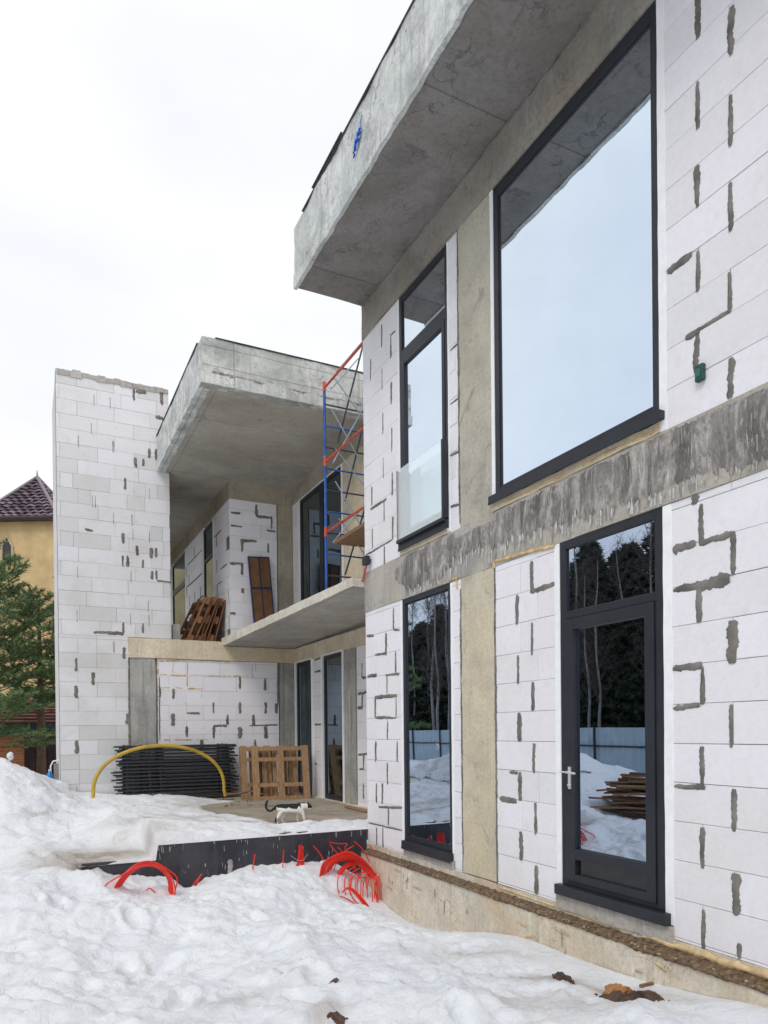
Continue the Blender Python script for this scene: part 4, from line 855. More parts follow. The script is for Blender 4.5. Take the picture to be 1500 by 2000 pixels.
# ------------------------------------------------------------------ cat
def cat():
    t = thing('cat', 'black and white cat walking right with its head lowered and tail up', 'cat', (3.08, 8.86, 0), None, (0, 0, math.radians(-12)))
    z0 = max(tz(3.08, 8.86), -1.19)
    t.location.z = z0-.005
    V = []; E_ = []; Rr = []
    def ad(p, r, par=None):
        V.append(tuple(c*1.12 for c in p)); Rr.append(r*1.12*(1.10 if r > .03 else 1.15)); 
        if par is not None: E_.append((par, len(V)-1))
        return len(V)-1
    hips = ad((-.12, 0, .185), .052); mid = ad((-.03, 0, .172), .060, hips); chest = ad((.07, 0, .178), .055, mid); sh = ad((.125, 0, .185), .046, chest)
    nk = ad((.165, 0, .188), .032, sh); hd = ad((.205, 0, .180), .036, nk); mz = ad((.238, 0, .165), .018, hd)
    rump = ad((-.165, 0, .190), .040, hips)
    tl = [(-.20, 0, .175, .014), (-.235, 0, .150, .0125), (-.268, 0, .150, .012), (-.290, 0, .178, .012), (-.296, 0, .215, .012), (-.285, 0, .252, .0125), (-.268, .0, .272, .010)]
    p = rump
    for x, y, z, r in tl: p = ad((x, y, z), r, p)
    for s, dx in ((1, .045), (-1, -.035)):      # hind legs
        a = ad((-.130+dx*.3, s*.042, .135), .034, hips); b = ad((-.115+dx, s*.042, .090), .021, a); c_ = ad((-.155+dx, s*.042, .050), .012, b); d = ad((-.148+dx, s*.042, .012), .011, c_); ad((-.122+dx, s*.042, .008), .010, d)
    for s, dx in ((1, -.03), (-1, .04)):        # fore legs
        a = ad((.105+dx*.3, s*.032, .130), .024, chest); b = ad((.098+dx, s*.032, .072), .014, a); c_ = ad((.103+dx, s*.032, .014), .010, b); ad((.122+dx, s*.032, .008), .010, c_)
    me = bpy.data.meshes.new('body'); me.from_pydata(V, E_, []); o = new('body', me, t)
    bm = bmesh.new(); bm.from_mesh(me); ly = bm.verts.layers.skin.verify()
    for i, v in enumerate(bm.verts): v[ly].radius = (Rr[i], Rr[i]*(.8 if i in (0, 1, 2, 3) else 1)); v[ly].use_root = (i == 0)
    bm.to_mesh(me); bm.free()
    sk = o.modifiers.new('skin', 'SKIN'); sk.use_smooth_shade = True; sb = o.modifiers.new('sub', 'SUBSURF'); sb.levels = 2; sb.render_levels = 2
    m, tt, bs = mat('black_and_white_fur'); tcn = nd(tt, 'ShaderNodeTexCoord'); sp = nd(tt, 'ShaderNodeSeparateXYZ'); tt.links.new(tcn.outputs['Object'], sp.inputs[0])
    nn = nz(tt, tcn.outputs['Object'], 18, 3)
    back = mth(tt, 'GREATER_THAN', mth(tt, 'ADD', sp.outputs['Z'], mth(tt, 'MULTIPLY', nn, .11)), .256)
    rng = mth(tt, 'MULTIPLY', mth(tt, 'GREATER_THAN', 0.115, sp.outputs['X']), back)
    tail = mth(tt, 'GREATER_THAN', -.20, sp.outputs['X'])
    head = mth(tt, 'MULTIPLY', mth(tt, 'GREATER_THAN', sp.outputs['X'], .205), mth(tt, 'GREATER_THAN', sp.outputs['Z'], .188))
    f = mth(tt, 'MAXIMUM', mth(tt, 'MAXIMUM', rng, tail), head)
    tt.links.new(mixc(tt, f, (.78, .75, .68), (.012, .012, .014)), bs.inputs['Base Color']); bs.inputs['Roughness'].default_value = .8
    bump(tt, bs, nz(tt, tcn.outputs['Object'], 160, 3), .5, .004); me.materials.append(m)
    KIDS.setdefault(t.name, []).append(o)
    for s in (-1, 1):
        e = MB(); e.face([(.212, s*.012, .236), (.232, s*.034, .230), (.218, s*.030, .272)]); e.face([(.232, s*.034, .230), (.204, s*.034, .228), (.218, s*.030, .272)]); e.face([(.204, s*.034, .228), (.212, s*.012, .236), (.218, s*.030, .272)])
        e.build('ear', plain('black_ear', (.02, .02, .022), .8, .1), t)
        e = MB(); rock(e, (.262, s*.026, .208), .006, 0, 1); e.build('eye', plain('eye', (.04, .045, .01), .2, .1), t)
    e = MB(); rock(e, (.292, 0, .186), .006, 1, .8); e.build('nose', plain('pink_nose', (.45, .22, .2), .5, .1), t)
    return t
cat()

# ------------------------------------------------------------------ red conduits
def conduit(label, strands, r=.011, group=None, name='red_conduit'):
    b = MB(); r *= .66
    for st in strands:
        P = [Vector(p) for p in st]
        if len(P) > 2:   # smooth
            Q = []
            for i in range(len(P)-1):
                p0, p1, p2, p3 = P[max(0, i-1)], P[i], P[i+1], P[min(len(P)-1, i+2)]
                for k in range(6):
                    t = k/6; Q.append(.5*((2*p1)+(p2-p0)*t+(2*p0-5*p1+4*p2-p3)*t*t+(3*p1-p0-3*p2+p3)*t**3))
            Q.append(P[-1]); P = Q
        b.tube(P, r, 8)
    return tag(b.build(name, M_red), label, 'conduit', group)
def pxs(y, pts, dy=0):
    n = len(pts); return [hit(u, v, 'y', y+dy*i/max(1, n-1)) for i, (u, v) in enumerate(pts)]
# left coil
st = []
for k in range(8):
    o = (k-3.5)*1.7+random.uniform(-.6, .6); y = 7.42+.018*k
    st.append(pxs(y, [(224+o*.9, 1752), (232+o, 1728), (250+o, 1704+abs(o)*.2), (272+o*.7, 1690+o*.55), (296+o*.4, 1687+o*.8), (318-o*.2, 1698+o*.6), (331-o*.5, 1718), (334-o*.7, 1738), (333-o*.8, 1760)], .05))
st.append(pxs(7.36, [(196, 1742), (212, 1724), (240, 1708), (262, 1696), (290, 1689), (318, 1696), (336, 1715), (342, 1740), (338, 1760)]))
st.append(pxs(7.5, [(268, 1690), (300, 1684), (330, 1700), (346, 1716), (342, 1740), (340, 1762)]))
conduit('red conduit coil arching from the snow before the low left wall', st, .011)
conduit('short red conduit end in front of the middle of the left coil arch', [pxs(7.2, [(286, 1740), (292, 1735), (304, 1744)])], .010)
conduit('thin crossed red conduit ends above the big right coil', [pxs(7.7, [(652, 1698), (668, 1668), (690, 1652)]), pxs(7.72, [(700, 1712), (684, 1680), (660, 1655)]), pxs(7.7, [(712, 1690), (694, 1668), (676, 1662)])], .009)
conduit('frayed red conduit stub leaning by the dark hollow right of the coil', [pxs(7.8, [(366, 1748), (378, 1728), (394, 1707)]), pxs(7.84, [(372, 1748), (384, 1728), (390, 1712)])], .012)
# upright singles
conduit('leftmost single red conduit standing before the black wall', [pxs(7.8, [(485, 1732), (492, 1705), (498, 1668)]), ], .010)
conduit('second single red conduit standing before the black wall', [pxs(7.78, [(546, 1740), (551, 1708), (554, 1660)])], .010)
st = [pxs(7.78+.012*k, [(582+k*2.2, 1724), (581+k*2.5, 1690), (584+k*1.6, 1665), (585+k*.8, 1650)]) for k in range(6)]; st.append(pxs(7.78, [(573, 1728), (575, 1700), (583, 1682)]))
conduit('thick upright bundle of red conduits before the black wall', st, .011)
# thin wires holding the bundle
b = MB(); b.tube([hit(568, 1671, 'y', 7.75), hit(580, 1680, 'y', 7.74), hit(592, 1681, 'y', 7.74), hit(601, 1668, 'y', 7.75)], .003, 5); tag(b.build('tie_wire', M_galv), 'thin tie wire twisted round the thick red bundle', 'wire')
sgl = [([(646, 1728), (638, 1700), (628, 1672), (612, 1652)], 7.8, 'red conduit bending left across the wall, right of the bundle'),
       ([(664, 1672), (655, 1662), (645, 1650)], 7.82, 'short red conduit from the wall down to the right coil'),
       ([(676, 1664), (674, 1655), (678, 1648), (660, 1648), (644, 1645)], 7.84, 'red conduit lying level high on the black wall'),
       ([(727, 1700), (718, 1676), (706, 1656), (692, 1644)], 7.7, 'red conduit slanting down from the right end of the wall'),
       ([(738, 1720), (736, 1690), (730, 1665), (722, 1650)], 7.62, 'rightmost red conduit hanging by the house corner')]
for p_, y_, l_ in sgl: conduit(l_, [pxs(y_, p_)], .009)
# right coil arch
st = []
for k in range(11):
    o = (k-5)*1.8+random.uniform(-.8, .8); y = 7.55+.02*k
    st.append(pxs(y, [(632+o*.8, 1712+k), (640+o, 1690+o*.4), (658+o*.4, 1677+o*.7), (680, 1673+o*.95), (704-o*.3, 1684+o*.8), (724-o*.6, 1706+o*.4), (738-o*.6, 1728), (744-o*.6, 1750)], -.05))
for k in range(5):
    o = k*1.8; st.append(pxs(7.66, [(658+o, 1712), (664+o, 1698+o*.4), (678+o, 1686+o*.6), (694, 1685+o)]))
conduit('big coil of red conduits arching beside the house corner', st, .011)
# fan of loops in front of it
st = []
for k in range(6):
    x = 684+k*10.5; e = [(1740, 1735), (1742, 1748), (1745, 1770), (1742, 1745), (1746, 1768), (1740, 1780)][k][1]
    st.append(pxs(7.34, [(690+k*4, 1712+abs(k-2.5)), (686+k*9.5, 1716), (x, 1730), (x+(2 if k > 2 else -1), e)], -.06))
st.append(pxs(7.3, [(685, 1738), (688, 1715), (702, 1706), (722, 1706), (734, 1722), (737, 1745), (733, 1778)]))
for k in range(7):
    x = 662+k*12+random.uniform(-3, 3); st.append(pxs(7.36+.01*k, [(x+18, 1690+k*3), (x+4, 1700+k*2), (x-3, 1722+k*2), (x+random.uniform(-4, 4), 1748+k*4)], -.05))
for k in range(4):
    st.append(pxs(7.42, [(702+k*9, 1690+k*5), (722+k*6, 1704+k*4), (732+k*4, 1730+k*3), (730+k*5, 1760)], -.05))
conduit('fan of thin red conduit loops in front of the big right coil', st, .009)
st = []
for k in range(4): st.append(pxs(7.12+.01*k, [(668+k, 1744-k), (674+k, 1737-k), (686+k, 1739-k), (700+k*1.5, 1754-k), (712+k*2, 1770-k), (719+k, 1779-k)]))
st.append(pxs(7.1, [(664, 1750), (680, 1757), (696, 1768), (708, 1778), (717, 1781)])); st.append(pxs(7.12, [(684, 1742), (690, 1756), (702, 1768)]))
conduit('flattened red conduit coil lying on the snow below the fan', st, .010)

# ------------------------------------------------------------------ scaffold
sc_ = thing('scaffold', 'blue and orange ladder scaffold standing on the balcony slab', 'scaffold', (3.77, 9.28, 1.86))
def sct(name, pts, r, m, k=8):
    b = MB(); b.tube([Vector(p)-Vector((3.77, 9.28, 1.86)) for p in pts], r, k); return b.build(name, m, sc_)
YS = 9.28; ZT = 4.83
for x in (3.77, 4.62):
    sct('post', [(x, YS, 1.93), (x, YS, ZT)], .020, M_blue, 10); sct('jack', [(x, YS, 1.86), (x, YS, 2.2)], .015, M_dkst)
    for z in (4.80, 3.76, 2.78): sct('collar', [(x, YS, z-.07), (x, YS, z+.06)], .024, M_orange, 10)
b = MB(); b.box(mapw, -.07, .07, -.0, .012, -.07, .07); b.build('base_plate', M_dkst, sc_)
z = 4.55
while z > 2.0: sct('rung', [(3.77, YS, z), (4.62, YS, z)], .012, M_dkst if int(z*10) % 2 else M_blue); z -= .297
for z in (4.80, 3.76, 2.78):
    sct('rail', [(3.79, YS, z), (3.79, 8.0, z)], .016, M_orange)
sct('top_rod', [(3.80, 8.9, 4.83), (3.80, 7.98, 4.83)], .012, M_dkst)
for (p0, p1) in [((709.6, 672), (660, 864)), ((709.6, 829), (674, 979)), ((712, 995), (674, 1123))]:
    sct('brace', [hit(*p0, 'y', 9.0), hit(*p1, 'y', 9.35)], .013, M_dkst)
for (p0, p1) in [((652, 736), (708, 815)), ((655, 876), (712, 950)), ((662, 1012), (716, 1088)), ((650, 1060), (712, 985)), ((650, 905), (708, 800)), ((646, 760), (700, 700)), ((648, 800), (706, 905)), ((655, 940), (712, 1040))]:
    sct('brace', [hit(*p0, 'y', 9.2), hit(*p1, 'y', 9.05)], .009, M_galv)
b = MB(); O = Vector((3.77, 9.28, 1.86))
b.box(lambda a, z, d: (a-O.x, d-O.y, z-O.z), 3.86, 4.55, 2.60, 2.645, 8.0, 9.2); b.build('plank', M_plank, sc_)
# plywood deck with blue frame leaning on the pier
dk = thing('scaffold_deck', 'brown plywood scaffold deck with blue frame leaning on the block pier', 'scaffold deck', (4.08, 13.10, 1.78), None, (math.radians(-4), math.radians(-3.5), 0))
b = MB(); b.box(mapw, -.19, .19, .02, 1.53, 0, .015); b.build('plywood', M_brown, dk)
b = MB()
for x in (-.205, -.008, .19): b.box(mapw, x, x+.018, 0, 1.55, -.012, .03)
b.box(mapw, -.19, .19, 0, .03, -.01, .03); b.box(mapw, -.19, .19, 1.53, 1.55, -.01, .03); b.box(mapw, -.19, .19, .93, .965, -.013, .0)
b.build('frame', M_navy, dk)
# small block by the tower, rods on the roof etc.
b = MB(); b.rbox(mapw, 2.47, 2.60, 1.725, 2.02, 13.66, 13.8, .04, .006, 9); tag(b.build('concrete_block', M_blockT, weld=True), 'small grey block standing on edge beside the block tower', 'block')
# small boxes on the wall
bx_ = thing('cable_box', 'small dark green box fixed under a mortar joint right of the wide window', 'cable box')
b = MB(); c0 = hit(1372, 728, 'x', X); b.box(MX, c0.y-.028, c0.y+.03, c0.z-.055, c0.z+.045, .035, .002); b.build('case', M_green, bx_, bevel=.006)
b = MB(); b.box(MX, c0.y-.012, c0.y+.022, c0.z-.03, c0.z+.02, .039, .034); b.build('lid', plain('green_lid', (.03, .14, .11), .5), bx_, bevel=.002)
lp = thing('wall_lamp', 'small black lamp on the house corner at balcony height', 'lamp'); c0 = hit(716, 1095, 'x', X-.05)
b = MB(); b.box(mapx(X), c0.y-.06, c0.y+.05, c0.z-.055, c0.z+.05, .09, .03); b.build('housing', M_blk, lp, bevel=.006)
b = MB(); b.box(mapx(X), c0.y-.02, c0.y+.02, c0.z-.02, c0.z+.02, .03, .0); b.build('bracket', M_dkst, lp)
b = MB(); pc = [hit(712, 1112, 'x', X), hit(715, 1122, 'x', X)]
b.tube([(X-.05, c0.y, c0.z-.05), (X-.03, YE-.01, c0.z-.2), (X-.06, YE+.15, c0.z-.26), (X-.0, YE+.3, c0.z-.22)], .012, 7); tag(b.build('cable', M_orange), 'short orange cable hanging below the small black lamp', 'cable')
# blue tape on the roof edge
b = MB(); rows = []
for i in range(22):
    t = i/21; p = hit(703, 252, 'x', RX-.022).lerp(hit(691, 308, 'x', RX-.022), t)
    wd = .045*(math.sin(PI*min(1, t*1.1+.1))+.25); k = Vector((.0, 1, 0))
    o = Vector((.010*math.sin(i*1.3)-.012*abs(noise.noise((i*.7, 0, 0))), .012*math.sin(i*.9), 0))
    rows.append([p+o-k*wd, p+o+Vector((-.015, 0, .01*math.sin(i*2.))), p+o+k*wd*.8])
b.grid(rows, 0); b.tube([hit(706, 225, 'x', RX-.02), hit(702, 255, 'x', RX-.02)], .004, 5)
tag(b.build('blue_ribbon', M_bluep), 'crumpled blue ribbon hanging on the concrete roof edge', 'ribbon')

# ------------------------------------------------------------------ soil in the foreground
def mudpatch(outline, yx, label, seed, m=M_mud, rise=.03):
    P = [hit(u, v, 'z', yx) for u, v in outline]; c_ = sum(P, Vector())/len(P); b = MB(); n = len(P)*6; rows = []
    for ring in range(7):
        t = ring/6; row = []
        for i in range(n):
            k = i/6; p = P[int(k) % len(P)].lerp(P[(int(k)+1) % len(P)], k % 1); q = c_.lerp(p, t)
            q.x += .02*noise.noise((q.x*13, q.y*13, seed)); q.y += .02*noise.noise((q.x*13, q.y*13, seed+5))
            z = gz(q.x, q.y)+rise*(1-t**2.5)*(1.0+1.1*noise.noise((q.x*14, q.y*14, seed)))+.012*noise.noise((q.x*50, q.y*50, seed))
            row.append((q.x, q.y, z-.012*(t > .95)))
        rows.append(row)
    b.grid(rows, 0, .5, False, True)
    for k in range(26):
        p = P[k % len(P)].lerp(P[(k+1) % len(P)], random.random()); q = c_.lerp(p, random.uniform(.2, 1.15)); rock(b, (q.x, q.y, gz(q.x, q.y)+.006), random.uniform(.004, .012), k, .7, 0, 4)
    return tag(b.build('mud_patch', m), label, 'mud')
mudpatch([(1165, 1938), (1180, 1925), (1215, 1930), (1250, 1937), (1290, 1943), (1303, 1968), (1285, 1970), (1255, 1958), (1215, 1957), (1180, 1950)], -1.65, 'wide dark mud patch in the snow near the right corner', 1)
mudpatch([(1076, 1900), (1084, 1893), (1102, 1897), (1116, 1904), (1127, 1924), (1116, 1920), (1104, 1910), (1085, 1911)], -1.66, 'small curved dark mud patch left of the clay lump', 2, rise=.02)
mudpatch([(640, 1976), (655, 1968), (676, 1972), (672, 1981), (652, 1982)], -1.66, 'tiny brown mud spot at the bottom centre of the snow', 3, rise=.02)
mudpatch([(643, 1922), (650, 1918), (660, 1921), (658, 1927), (647, 1927)], -1.66, 'tiny dark soil crumb above the mud spot', 4, rise=.015)
p = hit(1204, 1928, 'z', -1.62); b = MB(); rock(b, (p.x, p.y, gz(p.x, p.y)+.03), .075, 5, .55, 0, 12); rock(b, (p.x+.055, p.y-.03, gz(p.x, p.y)+.03), .04, 8, .6, 0, 9)
tag(b.build('clay_lump', M_clay), 'rusty orange lump of clay on the mud patch', 'clay lump')
p = hit(1262, 1926, 'z', -1.66); b = MB(); b.rbox(mapw, p.x-.05, p.x+.06, gz(p.x, p.y)+.0, gz(p.x, p.y)+.02, p.y-.012, p.y+.012, .03, .005, 20); tag(b.build('wood_chip', M_plank), 'flat dark wood chip on the snow above the clay lump', 'wood chip')

# ------------------------------------------------------------------ trees
def leaf_mat(name, a, b_):
    m, t, b = mat(name); at = nd(t, 'ShaderNodeAttribute', attribute_name='tint'); t.links.new(ramp(t, at.outputs['Fac'], [(0, a), (1, b_)]), b.inputs['Base Color']); b.inputs['Roughness'].default_value = .75; return m
M_need = leaf_mat('pine_needles', (.045, .095, .035), (.21, .29, .11))
M_needD = leaf_mat('dark_fir_needles', (.018, .030, .018), (.060, .080, .042))
M_bark = plain('brown_bark', (.13, .08, .05), .9, .4, 14, bmp=.8)
M_birch = plain('birch_bark', (.27, .26, .25), .8, .35, 9, bmp=.4)
M_twig = plain('dark_twigs', (.11, .085, .075), .9, .3, 9)
def tuft(mb, p, d, L_, n, rnd, wd=.012, ln_=.11):
    """tuft of needles along a twig"""
    d = d.normalized(); a = d.orthogonal().normalized(); c_ = d.cross(a)
    for i in range(n):
        s = rnd.random()*L_; q = p+d*s; th = rnd.uniform(0, 2*PI); o = (a*math.cos(th)+c_*math.sin(th))
        l = rnd.uniform(.5, 1.)*ln_; tip = q+o*l*.8+d*l*.75; sd = o.cross(d)*wd
        mb.face([q-sd, q+sd, tip], 0, rnd.random())
def pine(name, label, loc, H, R_, z0, seed, m, nb=70, needles=26, group=None, fine=1., wd=.014, ln_=.14, frac=.25, shp=.75):
    t = thing(name, label, 'tree', loc, group); rnd = random.Random(seed)
    tr = MB(); tr.tube([(0, 0, -.4), (.03*H*.1, 0, H*.35), (0, .02*H*.1, H*.7), (0, 0, H)], [.028*H, .02*H, .012*H, .003*H], 8)
    cr_ = MB()
    for i in range(nb):
        f = (i+rnd.random())/nb; z = z0+(H-z0)*f; az = i*2.4+rnd.uniform(-.4, .4); r = R_*(1-f)**shp*rnd.uniform(.65, 1.15)+.12
        up_ = rnd.uniform(-.12, .3)+f*.45
        P0 = Vector((0, 0, z)); D = Vector((math.cos(az), math.sin(az), up_)).normalized(); tip = P0+D*r
        tip.z += .12*r
        tr.tube([P0, P0.lerp(tip, .6)-Vector((0, 0, .04*r)), tip], [.012*H*.25*(1-f)+.006, .008, .004], 4, cap=False)
        k = max(4, int(r*9*fine))
        for j in range(k):
            s = frac+(1-frac)*(j+rnd.random())/k; q = P0.lerp(tip, s); side = D.cross(Vector((0, 0, 1))).normalized()*(1 if j % 2 else -1)
            dd = (D*.7+side*rnd.uniform(.4, 1.)+Vector((0, 0, rnd.uniform(-.05, .45)))); ll = r*.32*(1.15-s)+.14
            tuft(cr_, q, dd, ll, needles, rnd, wd, ln_)
        tuft(cr_, tip, D, .2, needles, rnd, wd, ln_)
    tr.build('trunk', M_bark, t); cr_.build('crown', m, t, fix=False); return t
pine('pine_tree', 'green pine with gappy branches in front of the yellow tower house', (-.95, 19.0, -1.2), 5.3, 2.1, .9, 4, M_need, 84, 24, 'pines by the yellow house', 1.3, shp=.42)
pine('pine_tree', 'pine branches reaching out from behind the white block tower', (1.55, 18.0, -1.2), 6.3, 1.25, 2.2, 9, M_need, 60, 28, 'pines by the yellow house', 1.2)
pine('pine_tree', 'low bushy pine between the garage and the block tower', (.35, 20.6, -1.2), 4.7, 1.7, 1.7, 14, M_need, 56, 24, 'pines by the yellow house', 1.2, shp=.5)

# trees, fence and wood pile that the windows reflect
def birch(loc, H, seed, label, group):
    t = thing('birch_tree', label, 'tree', loc, group); rnd = random.Random(seed)
    tr = MB(); tw_ = MB(); ln = [(0, 0, -.5)]; x = y = 0
    for i in range(1, 9): x += rnd.uniform(-.18, .18); y += rnd.uniform(-.18, .18); ln.append((x, y, H*i/8))
    tr.tube(ln, [.13*(1-i/9)+.015 for i in range(9)], 7); tr.build('trunk', M_birch, t)
    for i in range(46):
        f = rnd.uniform(.3, 1); k = f*8; a = Vector(ln[int(min(7, k))]).lerp(Vector(ln[int(min(7, k))+1]), min(1, k-int(min(7, k)))); az = rnd.uniform(0, 2*PI); r = (1.15-f)*rnd.uniform(1.2, 3)+.5
        b_ = a+Vector((math.cos(az)*r*.6, math.sin(az)*r*.6, r*rnd.uniform(.6, 1.1))); tw_.tube([a, a.lerp(b_, .5)+Vector((0, 0, -.05)), b_], [.022, .014, .007], 3, cap=False)
        for j in range(7):
            q = a.lerp(b_, rnd.uniform(.3, 1)); e = q+Vector((rnd.uniform(-.6, .6), rnd.uniform(-.6, .6), rnd.uniform(-.2, .7))); tw_.tube([q, e], [.008, .004], 3, cap=False)
            for l in range(2): q2 = q.lerp(e, rnd.random()); tw_.tube([q2, q2+Vector((rnd.uniform(-.35, .35), rnd.uniform(-.35, .35), rnd.uniform(-.4, .3)))], [.006, .003], 3, cap=False)
    tw_.build('crown', M_twig, t, fix=False); return t
firs = [pine('fir_tree', 'dark fir in the forest edge beyond the grey fence', (-18, 8+i*5, -1.8), 13+i, 3.0, .6, 30+i, M_needD, 150, 18, 'firs beyond the fence', .6, wd=.07, ln_=.42, frac=.1) for i in range(3)]
for f_ in firs:
    for ch in KIDS[f_.name]:
        if ch.name.startswith('crown'):
            ch.data = ch.data
rnd = random.Random(77)
for i in range(108):
    src = firs[i % 3]; o = copy_tree(src); row = i % 3
    o.location = (-18-row*4.5-rnd.uniform(0, 3), -6+(i//3)*2.3+rnd.uniform(-1, 1), -1.8); o.rotation_euler = (0, 0, rnd.uniform(0, 6.28)); s = rnd.uniform(.55, .86)+row*.05; o.scale = (s*1.25, s*1.25, s*1.05)
bir = [birch((-15.5, 10+4*i, -1.8), 11.5, 50+i, 'bare white birch in front of the firs beyond the fence', 'birches beyond the fence') for i in range(3)]
for i in range(70):
    o = copy_tree(bir[i % 3]); o.location = (-14.0-rnd.uniform(0, 6), 2+i*1.05+rnd.uniform(-.9, .9), -1.8); o.rotation_euler = (0, 0, rnd.uniform(0, 6.28)); s = rnd.uniform(.75, 1.1); o.scale = (s*.8, s*.8, s)
fn = thing('metal_fence', 'blue grey sheet metal fence with dark posts at the forest edge', 'fence', (-13, 0, 0))
M_fen = plain('blue_grey_sheet', (.36, .46, .52), .5, .1, 2)
b = MB(); rows = []
for i in range(1000):
    y = -8+i*.1; dx = .02 if i % 4 < 2 else -.02; rows.append([(dx, y, -2.0), (dx, y, .02)])
b.grid(rows, 0, .5, False); b.build('sheet_panel', M_fen, fn, fix=False)
for y in range(-8, 92, 3): b = MB(); b.box(mapw, .03, .10, -2.0, .05, y-.04, y+.04); b.build('post', M_blk, fn)
b = MB(); b.box(mapw, .021, .06, -.75, -.68, -8, 91.8); b.build('rail', M_blk, fn)
# planks piled on the snow
rnd = random.Random(6); base = Vector((-1.38, 8.35, -1.47))
wp = []
for i in range(72):
    lay = i//10; x = base.x+rnd.uniform(-.55, .55)*(1-lay*.12); y = base.y+rnd.uniform(-.45, .45)*(1-lay*.12)
    L_ = rnd.uniform(1.0, 2.0)*(1-lay*.07); az = math.radians(62+rnd.uniform(-24, 24)); z = base.z+.03+lay*.095+rnd.uniform(0, .04)
    b = MB(); b.box(mapw, -L_/2, L_/2, -.014, .014, -.055, .055, 0, rnd.random()); o = b.build('plank', M_plank, None)
    o.location = (x, y, z); o.rotation_euler = (rnd.uniform(-.12, .12), rnd.uniform(-.07, .07), az)
    tag(o, 'weathered plank in the loose pile on the snow bank', 'plank', 'planks piled on the snow bank')

# ------------------------------------------------------------------ yellow tower house and garage
yh = thing('tower_house', 'yellow plastered tower house with brown tiled pyramid roof', 'house', (.0, 0, 0))
def tile_mat():
    m, t, b = mat('brown_roof_tiles'); v = coords(t); at = nd(t, 'ShaderNodeAttribute', attribute_name='tint')
    t.links.new(ramp(t, at.outputs['Fac'], [(0, (.06, .04, .055)), (1, (.26, .20, .235))]), b.inputs['Base Color']); b.inputs['Roughness'].default_value = .55; return m
M_tile = tile_mat(); M_yw = plain('yellow_plaster', (.60, .44, .22), .85, .2, 1.6, bmp=.3, bs=12)
# tower: square plan turned 38 degrees, corner towards the camera
cA = Vector((.52, 31.0, 0)); half = 1.30; ang = math.radians(62)
def rotp(x, y): return (cA.x+x*math.cos(ang)-y*math.sin(ang), cA.y+x*math.sin(ang)+y*math.cos(ang))
hs = 1.22
def sq(h): return [rotp(-h, -h), rotp(h, -h), rotp(h, h), rotp(-h, h)]
ztop = 8.0
b = MB(); q = sq(hs)
for i in range(4): a_, c_ = q[i], q[(i+1) % 4]; b.grid([[(a_[0]+(c_[0]-a_[0])*k/6, a_[1]+(c_[1]-a_[1])*k/6, z_) for k in range(7)] for z_ in (-2, 4, ztop)], 0, smooth=False)
b.build('wall', M_yw, yh)
b = MB(); q = sq(hs+.30); apex = Vector((cA.x, cA.y, 9.95)); n = 13
for i in range(4):
    a_, c_ = Vector(q[i]+(8.0,)), Vector(q[(i+1) % 4]+(8.0,))
    nn = (c_-a_).cross(apex-a_).normalized()
    if nn.z < 0: nn = -nn
    for r_ in range(n):
        t0, t1 = r_/n, (r_+1.12)/n; l0, r0 = a_.lerp(apex, t0), c_.lerp(apex, t0); l1, r1 = a_.lerp(apex, min(1, t1)), c_.lerp(apex, min(1, t1))
        k = max(1, int((r0-l0).length/.3))
        for j in range(k):
            s0, s1 = j/k, (j+1)/k; tt = random.random(); p0, p1, p2, p3 = l0.lerp(r0, s0)+nn*.06, l0.lerp(r0, s1)+nn*.06, l1.lerp(r1, s1), l1.lerp(r1, s0)
            pm0, pm1 = (p0+p1)/2+nn*.06, (p2+p3)/2+nn*.05
            b.face([p0, pm0, pm1, p3], 0, tt); b.face([pm0, p1, p2, pm1], 0, tt*.8); b.face([p0-nn*.07, p1-nn*.07, p1, pm0, p0], 0, 0)
ro3 = b.build('roof', M_tile, yh, fix=False)
b = MB()
for i in range(4): b.tube([Vector(q[i]+(8.0,))+Vector((0, 0, .07)), apex+Vector((0, 0, .07))], .07, 6, tint=.9)
b.tube([apex, apex+Vector((0, 0, .35))], [.05, .01], 6); b.build('ridge_tiles', M_tile, ro3)
b = MB(); q2 = sq(hs+.32)
for i in range(4): b.tube([Vector(q2[i]+(7.98,)), Vector(q2[(i+1) % 4]+(7.98,))], .085, 6)
b.face([p+(7.93,) for p in q2]); b.build('eaves', plain('dark_eaves', (.05, .035, .035), .7), ro3)
# pointed window on the left-hand face
fa, fb = Vector(sq(hs)[0]+(0,)), Vector(sq(hs)[3]+(0,))
faces = [(Vector(sq(hs)[i]+(0,)), Vector(sq(hs)[(i+1) % 4]+(0,))) for i in range(4)]
best = None
for a_, c_ in faces:
    mid = (a_+c_)/2; 
    if mid.y < cA.y and mid.x < cA.x+.2 and (best is None or mid.x < best[2].x): best = (a_, c_, mid)
a_, c_, mid = best; tdir = (c_-a_).normalized(); nrm = Vector((mid.x-cA.x, mid.y-cA.y, 0)).normalized()
wp_ = None
tgt = ray(15, 1075); s_t = (mid.dot(nrm))/(tgt.dot(nrm)); P_ = tgt*s_t; zc = P_.z; P_.z = 0
def gp(dx, z, o): v_ = P_+tdir*dx+nrm*o; return (v_.x, v_.y, zc+z)
wn_ = thing('window', None, None); wn_.parent = yh
b = MB(); b.face([gp(x, z, .03) for x, z in ((-.16, -.42), (.16, -.42), (.16, .12), (0, .42), (-.16, .12))]); b.build('pane', plain('dark_pane', (.05, .05, .06), .2), wn_)
b = MB(); pts = [gp(x, z, .05) for x, z in ((-.2, -.46), (-.2, .14), (0, .52), (.2, .14), (.2, -.46))]; b.tube(pts, .045, 5); b.tube([gp(-.3, -.48, .06), gp(.3, -.48, .06)], .05, 5); b.build('frame', plain('pale_stone_trim', (.5, .42, .28), .8), wn_)
